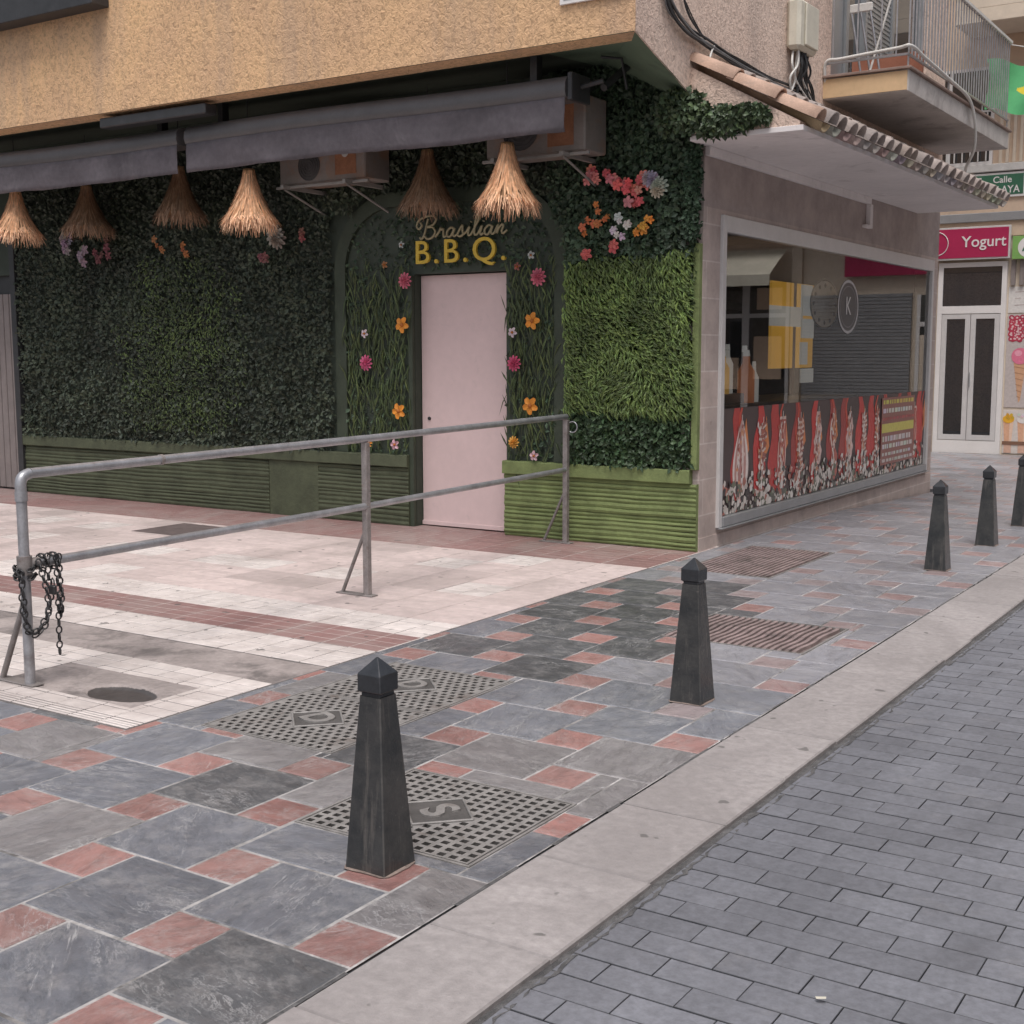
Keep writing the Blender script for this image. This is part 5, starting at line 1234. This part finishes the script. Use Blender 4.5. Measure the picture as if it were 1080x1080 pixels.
# ------------------------------------------------------------------ building at the end of the street
YB = 23.0; g0 = -.15
fb = thing('corner_block', 'beige block with ground floor shops closing the street at the far end', 'building', (-4, YB, g0))
b = MB()
b.box(-18, 9, YB + .02, YB + .3, 4.75, 11.5); b.build('upper_wall', 'beige', fb)
b = MB(); b.box(-18, 9, YB + .02, YB + .3, 3.55, 4.20); b.build('shop_lintel', 'beige', fb)
b = MB(); b.box(-18, 9, YB + .06, YB + .3, g0 - .1, 3.549); b.build('shop_front_wall', 'cream', fb)
b = MB(); b.box(-18, 9, YB - .03, YB + .02, 3.80, 3.95, ch=.01); b.build('dark_fascia', 'shutter', fb)
b = MB(); b.box(-18, 9, YB - .05, YB + .3, 4.62, 4.749, ch=.01); b.build('ledge', 'cablewhite', fb)
b = MB(); b.box(-18, 9, YB + .3, YB + .5, g0, 11.5); b.box(-18, 9, YB + .1, YB + .3, 4.2005, 4.619); b.build('core', 'cream', fb)
b = MB(); b.box(-5.75, 9, YB - 1.0, YB + .01, 6.85, 7.08, ch=.01); b.box(-5.75, 9, YB - 1.0, YB - .9, 7.0801, 7.9); b.box(-18, -6.9, YB - 1.0, YB + .01, 6.85, 7.08); bb_ = b.build('balcony', 'cream', fb)
# first floor windows with railings behind the roof tiles
def win(x0, x1, z0, z1, rails=True):
    o = MB(); o.box(x0, x1, YB - .02, YB + .015, z0, z1); o = o.build('window', 'darkglass', fb)
    b = MB()
    for a in ((x0 - .05, x0, z0 - .05, z1 + .05), (x1, x1 + .05, z0 - .05, z1 + .05), (x0, x1, z1, z1 + .05), (x0, x1, z0 - .05, z0), ((x0 + x1) / 2 - .025, (x0 + x1) / 2 + .025, z0, z1)): b.box(a[0], a[1], YB - .04, YB + .012, a[2], a[3])
    b.build('frame', 'white', o)
    if rails:
        b = MB(); X = x0
        while X < x1: b.box(X, X + .02, YB - .10, YB - .08, z0, z0 + .8); X += .13
        b.box(x0 - .03, x1 + .03, YB - .105, YB - .075, z0 + .8, z0 + .83); b.build('grille', 'cablewhite', o)
win(-6.7, -5.35, 4.80, 6.3); 
for k in range(5): win(-4.0 + k * 1.9, -3.0 + k * 1.9, 4.95, 6.4, True)
b = MB(); X = -5.2
while X < -4.3: b.box(X, X + .05, YB - .012, YB + .019, 4.76, 5.6); X += .11
b.build('pleated_panel', 'cream', fb)
for k in range(3): win(-5.4 + k * 3.6, -4.2 + k * 3.6, 8.2, 9.6, False)
# double door of the yogurt shop
dd_ = MB(); dd_.box(-6.12, -4.98, YB + .0, YB + .058, g0 + .0, g0 + .22); dd_.box(-6.12, -6.04, YB, YB + .058, g0 + .2205, 3.13); dd_.box(-5.06, -4.98, YB, YB + .058, g0 + .2205, 3.13); dd_.box(-6.0395, -5.0605, YB, YB + .058, 3.05, 3.13); dd_.box(-6.0395, -5.0605, YB, YB + .058, 2.26, 2.39)
dd = dd_.build('shop_door', 'white', fb)
for (a, c) in ((-6.035, -5.555), (-5.545, -5.065)):
    l_ = MB(); e = .085
    for q in ((a, a + e, .08, 2.25), (c - e, c, .08, 2.25), (a + e, c - e, .08, .17), (a + e, c - e, 2.17, 2.25)): l_.box(q[0], q[1], YB + .005, YB + .045, q[2], q[3])
    l_ = l_.build('door_leaf', 'alu', dd); b = MB(); b.box(a + e, c - e, YB + .02, YB + .03, .1705, 2.1695); b.build('pane', 'darkglass', l_)
b = MB(); b.box(-6.0385, -5.0615, YB + .02, YB + .03, 2.391, 3.049); b.build('transom_pane', 'darkglass', dd)
b = MB(); b.box(-5.53, -5.52, YB - .03, YB + .0, 1.0, 1.25); b.build('handle', 'alugrey', dd)
yg = thing('shop_sign', 'crimson shop sign with the white word Yogurt over the white double door', 'sign', (-5.6, YB, 3.4))
b = MB(); b.box(-6.9, -4.93, YB - .10, YB - .04, 3.17, 3.72, ch=.004); b.build('frame', 'alu', yg)
b = MB(); b.box(-6.87, -4.96, YB - .108, YB - .1005, 3.20, 3.69); b.build('panel', 'signred', yg)
text_obj('lettering', 'Yogurt', .26, .004, 'white', yg, (-5.36, YB - .112, 3.46), (math.pi / 2, 0, 0), offset=.002)
b = MB(); b.tube([(-6.15 + .2 * math.cos(a), YB - .112, 3.45 + .2 * math.sin(a)) for a in [2 * math.pi * k / 30 for k in range(31)]], .008, 5); b.build('ring_logo', 'white', yg)
gs = thing('shop_sign', 'small lime green sign with a white disc and letter A beside the crimson sign', 'sign', (-4.6, YB, 3.3))
b = MB(); b.box(-4.90, -3.9, YB - .08, YB - .04, 3.15, 3.53, ch=.004); b.build('panel', 'lime', gs)
b = MB(); b.poly([(-4.64 + .17 * math.cos(2 * math.pi * k / 28), YB - .083, 3.34 + .17 * math.sin(2 * math.pi * k / 28)) for k in range(28)]); b.build('disc', 'white', gs)
text_obj('lettering', 'A', .2, .002, 'signgreen', gs, (-4.67, YB - .086, 3.34), offset=.004)
b = MB(); X = -4.92
while X < -3.6: b.box(X, X + .07, YB + .0, YB + .058, 2.72, 3.14); X += .14
b.build('slats', 'shutterbrown', fb)
# ice cream posters beside the door
def poster(name, label, x0, x1, z0, z1, bg, draw):
    t = thing(name, label, 'poster', ((x0 + x1) / 2, YB, z0)); b = MB()
    b.add([(x0, YB + .050, z0), (x1, YB + .050, z0), (x1, YB + .050, z1), (x0, YB + .050, z1)], [(0, 1, 2, 3)], bg)
    draw(b); b.build('print', 'print', t, fix=False)
def ell(b, x, z, rx, rz, c, lay=1, n=20): b.add([(x + rx * math.cos(2 * math.pi * k / n), YB + .050 - .002 * lay, z + rz * math.sin(2 * math.pi * k / n)) for k in range(n)], [tuple(range(n))], c)
def pg(b, pts, c, lay=1): b.add([(x, YB + .050 - .002 * lay, z) for x, z in pts], [tuple(range(len(pts)))], c)
def d1(b):
    for _ in range(420):
        x, z = U(-4.90, -3.72), U(1.80, 2.20); l_ = U(1, 3); ell(b, x, z, .045, .04, (.48 * U(.8, 1.1), .05, .09), l_, 12); ell(b, x, z, .018, .016, (.72, .5, .5), l_ + .4, 8)
    for k, x in enumerate((-4.72, -4.3, -3.9)):
        pg(b, [(x - .10, 1.42), (x + .10, 1.42), (x + .03, .78), (x - .0, .74)], (.62, .36, .22), 1)
        for q in range(6): pg(b, [(x - .09 + q * .012, 1.36 - q * .1), (x + .08 - q * .01, 1.33 - q * .1), (x + .08 - q * .01, 1.315 - q * .1), (x - .09 + q * .012, 1.345 - q * .1)], (.45, .24, .14), 2)
        ell(b, x, 1.53, .14, .14, ((.72, .20, .30), (.75, .66, .5), (.5, .2, .4))[k], 3); ell(b, x - .03, 1.58, .06, .05, ((.80, .36, .45), (.8, .72, .6), (.6, .3, .5))[k], 4)
poster('ice_cream_poster', 'poster of red berries above ice cream cones beside the white shop door', -4.95, -3.6, .66, 2.24, (.52, .46, .44), d1)
def d2(b):
    for k, x in enumerate((-4.86, -4.63, -4.38, -4.12, -3.85)):
        c = ((.78, .42, .04), (.75, .70, .66), (.55, .3, .2), (.76, .40, .3), (.7, .6, .2))[k]
        pg(b, [(x - .085, .42), (x + .085, .42), (x + .06, .08), (x - .06, .08)], (.70, .40, .26), 1); pg(b, [(x + .02, .42), (x + .085, .42), (x + .06, .08), (x + .02, .08)], (.78, .55, .42), 2)
        ell(b, x, .46, .095, .07, c, 3)
        for q in range(7): ell(b, x + U(-.07, .07), .50 + U(-.03, .04), .025, .022, tuple(v_ * U(.7, 1.1) for v_ in c), 4 + q * .2, 10)
    pg(b, [(-4.95, .02), (-3.6, .02), (-3.6, .08), (-4.95, .08)], (.22, .12, .08), 5)
    for x in (-4.86, -4.63, -4.38, -4.12, -3.85): pg(b, [(x - .06, -.12), (x + .06, -.12), (x + .06, .02), (x - .06, .02)], (.66, .42, .32), 2)
poster('sundae_poster', 'lower poster of orange and white frozen yogurt cups on a dark shelf', -4.95, -3.6, -.13, .62, (.66, .60, .56), d2)
def d3(b):
    for r0 in range(3):
        x = -4.85
        while x < -3.8: w_ = U(.06, .18); pg(b, [(x, 2.60 - r0 * .11), (x + w_, 2.61 - r0 * .11), (x + w_, 2.622 - r0 * .11), (x, 2.612 - r0 * .11)], (.50, .42, .40), 1); x += w_ + .05
poster('white_notice_panel', 'white panel with faint grey writing above the berry poster', -4.95, -3.6, 2.26, 2.70, (.70, .67, .64), d3)
ss = thing('street_sign', 'green street name sign with white border reading Calle Atalaya on the far block', 'street sign', (-5.15, YB, 4.4))
b = MB(); b.box(-5.62, -4.74, YB - .02, YB + .095, 4.19, 4.60, ch=.004); b.build('border', 'white', ss)
b = MB(); b.box(-5.58, -4.78, YB - .026, YB - .0205, 4.23, 4.565); b.build('plate', 'signgreen', ss)
text_obj('upper_word', 'Calle', .15, .002, 'white', ss, (-5.12, YB - .028, 4.475), offset=.002)
text_obj('lower_word', 'ATALAYA', .17, .002, 'white', ss, (-5.17, YB - .028, 4.31), offset=.002, sx=.9)
b = MB(); b.box(-5.52, -5.46, YB - .030, YB - .0265, 4.45, 4.53); b.build('crest', 'white', ss)
# shop fronts of the far block that mirror in the window
b = MB()
for q in range(44): b.box(-2.1, -.1, YB + .03, YB + .059, g0 + .02 + q * .063, g0 + .075 + q * .063)
b.build('roller_shutter', 'shutter', fb)
b = MB(); b.box(-3.04, -2.2, YB + .03, YB + .058, g0, 2.6); b.build('side_door', 'darkglass', fb)
b = MB()
for X in (-3.04, -2.66, -2.26): b.box(X, X + .06, YB, YB + .029, g0, 2.6)
b.box(-2.98, -2.66, YB + .001, YB + .029, 2.05, 2.13); b.box(-2.60, -2.26, YB + .001, YB + .029, 2.05, 2.13); b.build('side_door_frame', 'white', fb)
b = MB(); b.box(-2.1, 3.3, YB - .55, YB - .031, 3.96, 4.12, ch=.01); b.build('front_balcony', 'cream', fb)
b = MB(); b.box(.15, 3.2, YB + .03, YB + .058, g0, 2.9); b.build('dark_shop_front', 'darkglass', fb)
b = MB()
for X in (.15, .95, 1.02, 1.8, 2.5, 3.12): b.box(X, X + .07, YB - .0, YB + .029, g0, 2.9)
for (xa, xb) in ((.22, .95), (1.09, 1.8), (1.87, 2.5), (2.57, 3.12)): b.box(xa, xb, YB + .001, YB + .029, 2.25, 2.33); b.box(xa, xb, YB + .001, YB + .029, g0, g0 + .12)
b.build('shop_front_frame', 'alu', fb)
for (xa, xb, za, zb, mt) in ((.3, .85, 1.1, 1.9, 'beige'), (1.15, 1.6, .9, 1.5, 'beige'), (1.9, 2.4, 1.3, 2.1, 'cream'), (2.6, 3.05, .7, 1.6, 'stucco_orange'), (.3, .8, 2.4, 2.8, 'beige'), (-2.5, -2.2, .4, 1.9, 'cream')):
    b = MB(); b.box(xa, xb, YB + .012, YB + .0255, za, zb); b.build('window_notice', mt, fb)
b = MB(); b.box(-3.55, -3.05, YB - .02, YB + .058, g0 - .1, 3.54, ch=.01); b.box(-.08, .12, YB - .02, YB + .058, g0 - .1, 3.54, ch=.01); b.box(3.3, 3.6, YB - .02, YB + .058, g0 - .1, 3.54, ch=.01); b.build('pilaster', 'cream', fb)
rs_ = thing('shop_sign', 'plain coral sign above the grey roller shutter on the far block', 'sign', (-2, YB, 3.2)); b = MB(); b.box(-2.7, -.9, YB - .08, YB - .04, 2.95, 3.5, ch=.004); b.build('panel', 'signred', rs_)
cm = thing('shop_awning', 'pale canvas blind above the dark shop front on the far block', 'blind', (1.6, YB, 3.2)); b = MB(); b.add([(.2, YB - .05, 3.5), (3.2, YB - .05, 3.5), (3.2, YB - .9, 3.0), (.2, YB - .9, 3.0), (3.2, YB - .9, 2.8), (.2, YB - .9, 2.8)], [(0, 1, 2, 3), (3, 2, 4, 5)]); b.build('canvas', 'ivory', cm)

# ------------------------------------------------------------------ building across the road (light and reflections)
ob = thing('block_across_the_road', 'cream apartment block on the other side of the paved road', 'building', (7, 8, 0))
b = MB(); b.box(6.5, 9.5, -4, 20, -.1, 6.6); b.build('wall', 'cream', ob)
for lv in range(2):
    for k in range(7):
        y0 = -3 + k * 3.2; z0 = .3 + lv * 3.1; o = MB(); o.box(6.46, 6.499, y0, y0 + 1.5, z0 + .5, z0 + 2.2); o = o.build('window', 'darkglass', ob)
        b = MB(); b.box(6.44, 6.459, y0 - .06, y0, z0 + .44, z0 + 2.26); b.box(6.44, 6.459, y0 + 1.5, y0 + 1.56, z0 + .44, z0 + 2.26); b.box(6.44, 6.459, y0, y0 + 1.5, z0 + 2.2, z0 + 2.26); b.box(6.40, 6.499, y0 - .06, y0 + 1.56, z0 + .40, z0 + .4399); b.build('frame', 'white', o)

# small litter
b = MB(); b.add([(-1.02, 2.95, .0), (-.995, 2.96, .002), (-.99, 2.945, .004), (-1.012, 2.938, .001)], [(0, 1, 2, 3)], (.6, .5, .4)); tag(b.build('paper_scrap', 'ivory'), 'tiny pale scrap of litter lying on the road pavers', 'litter')
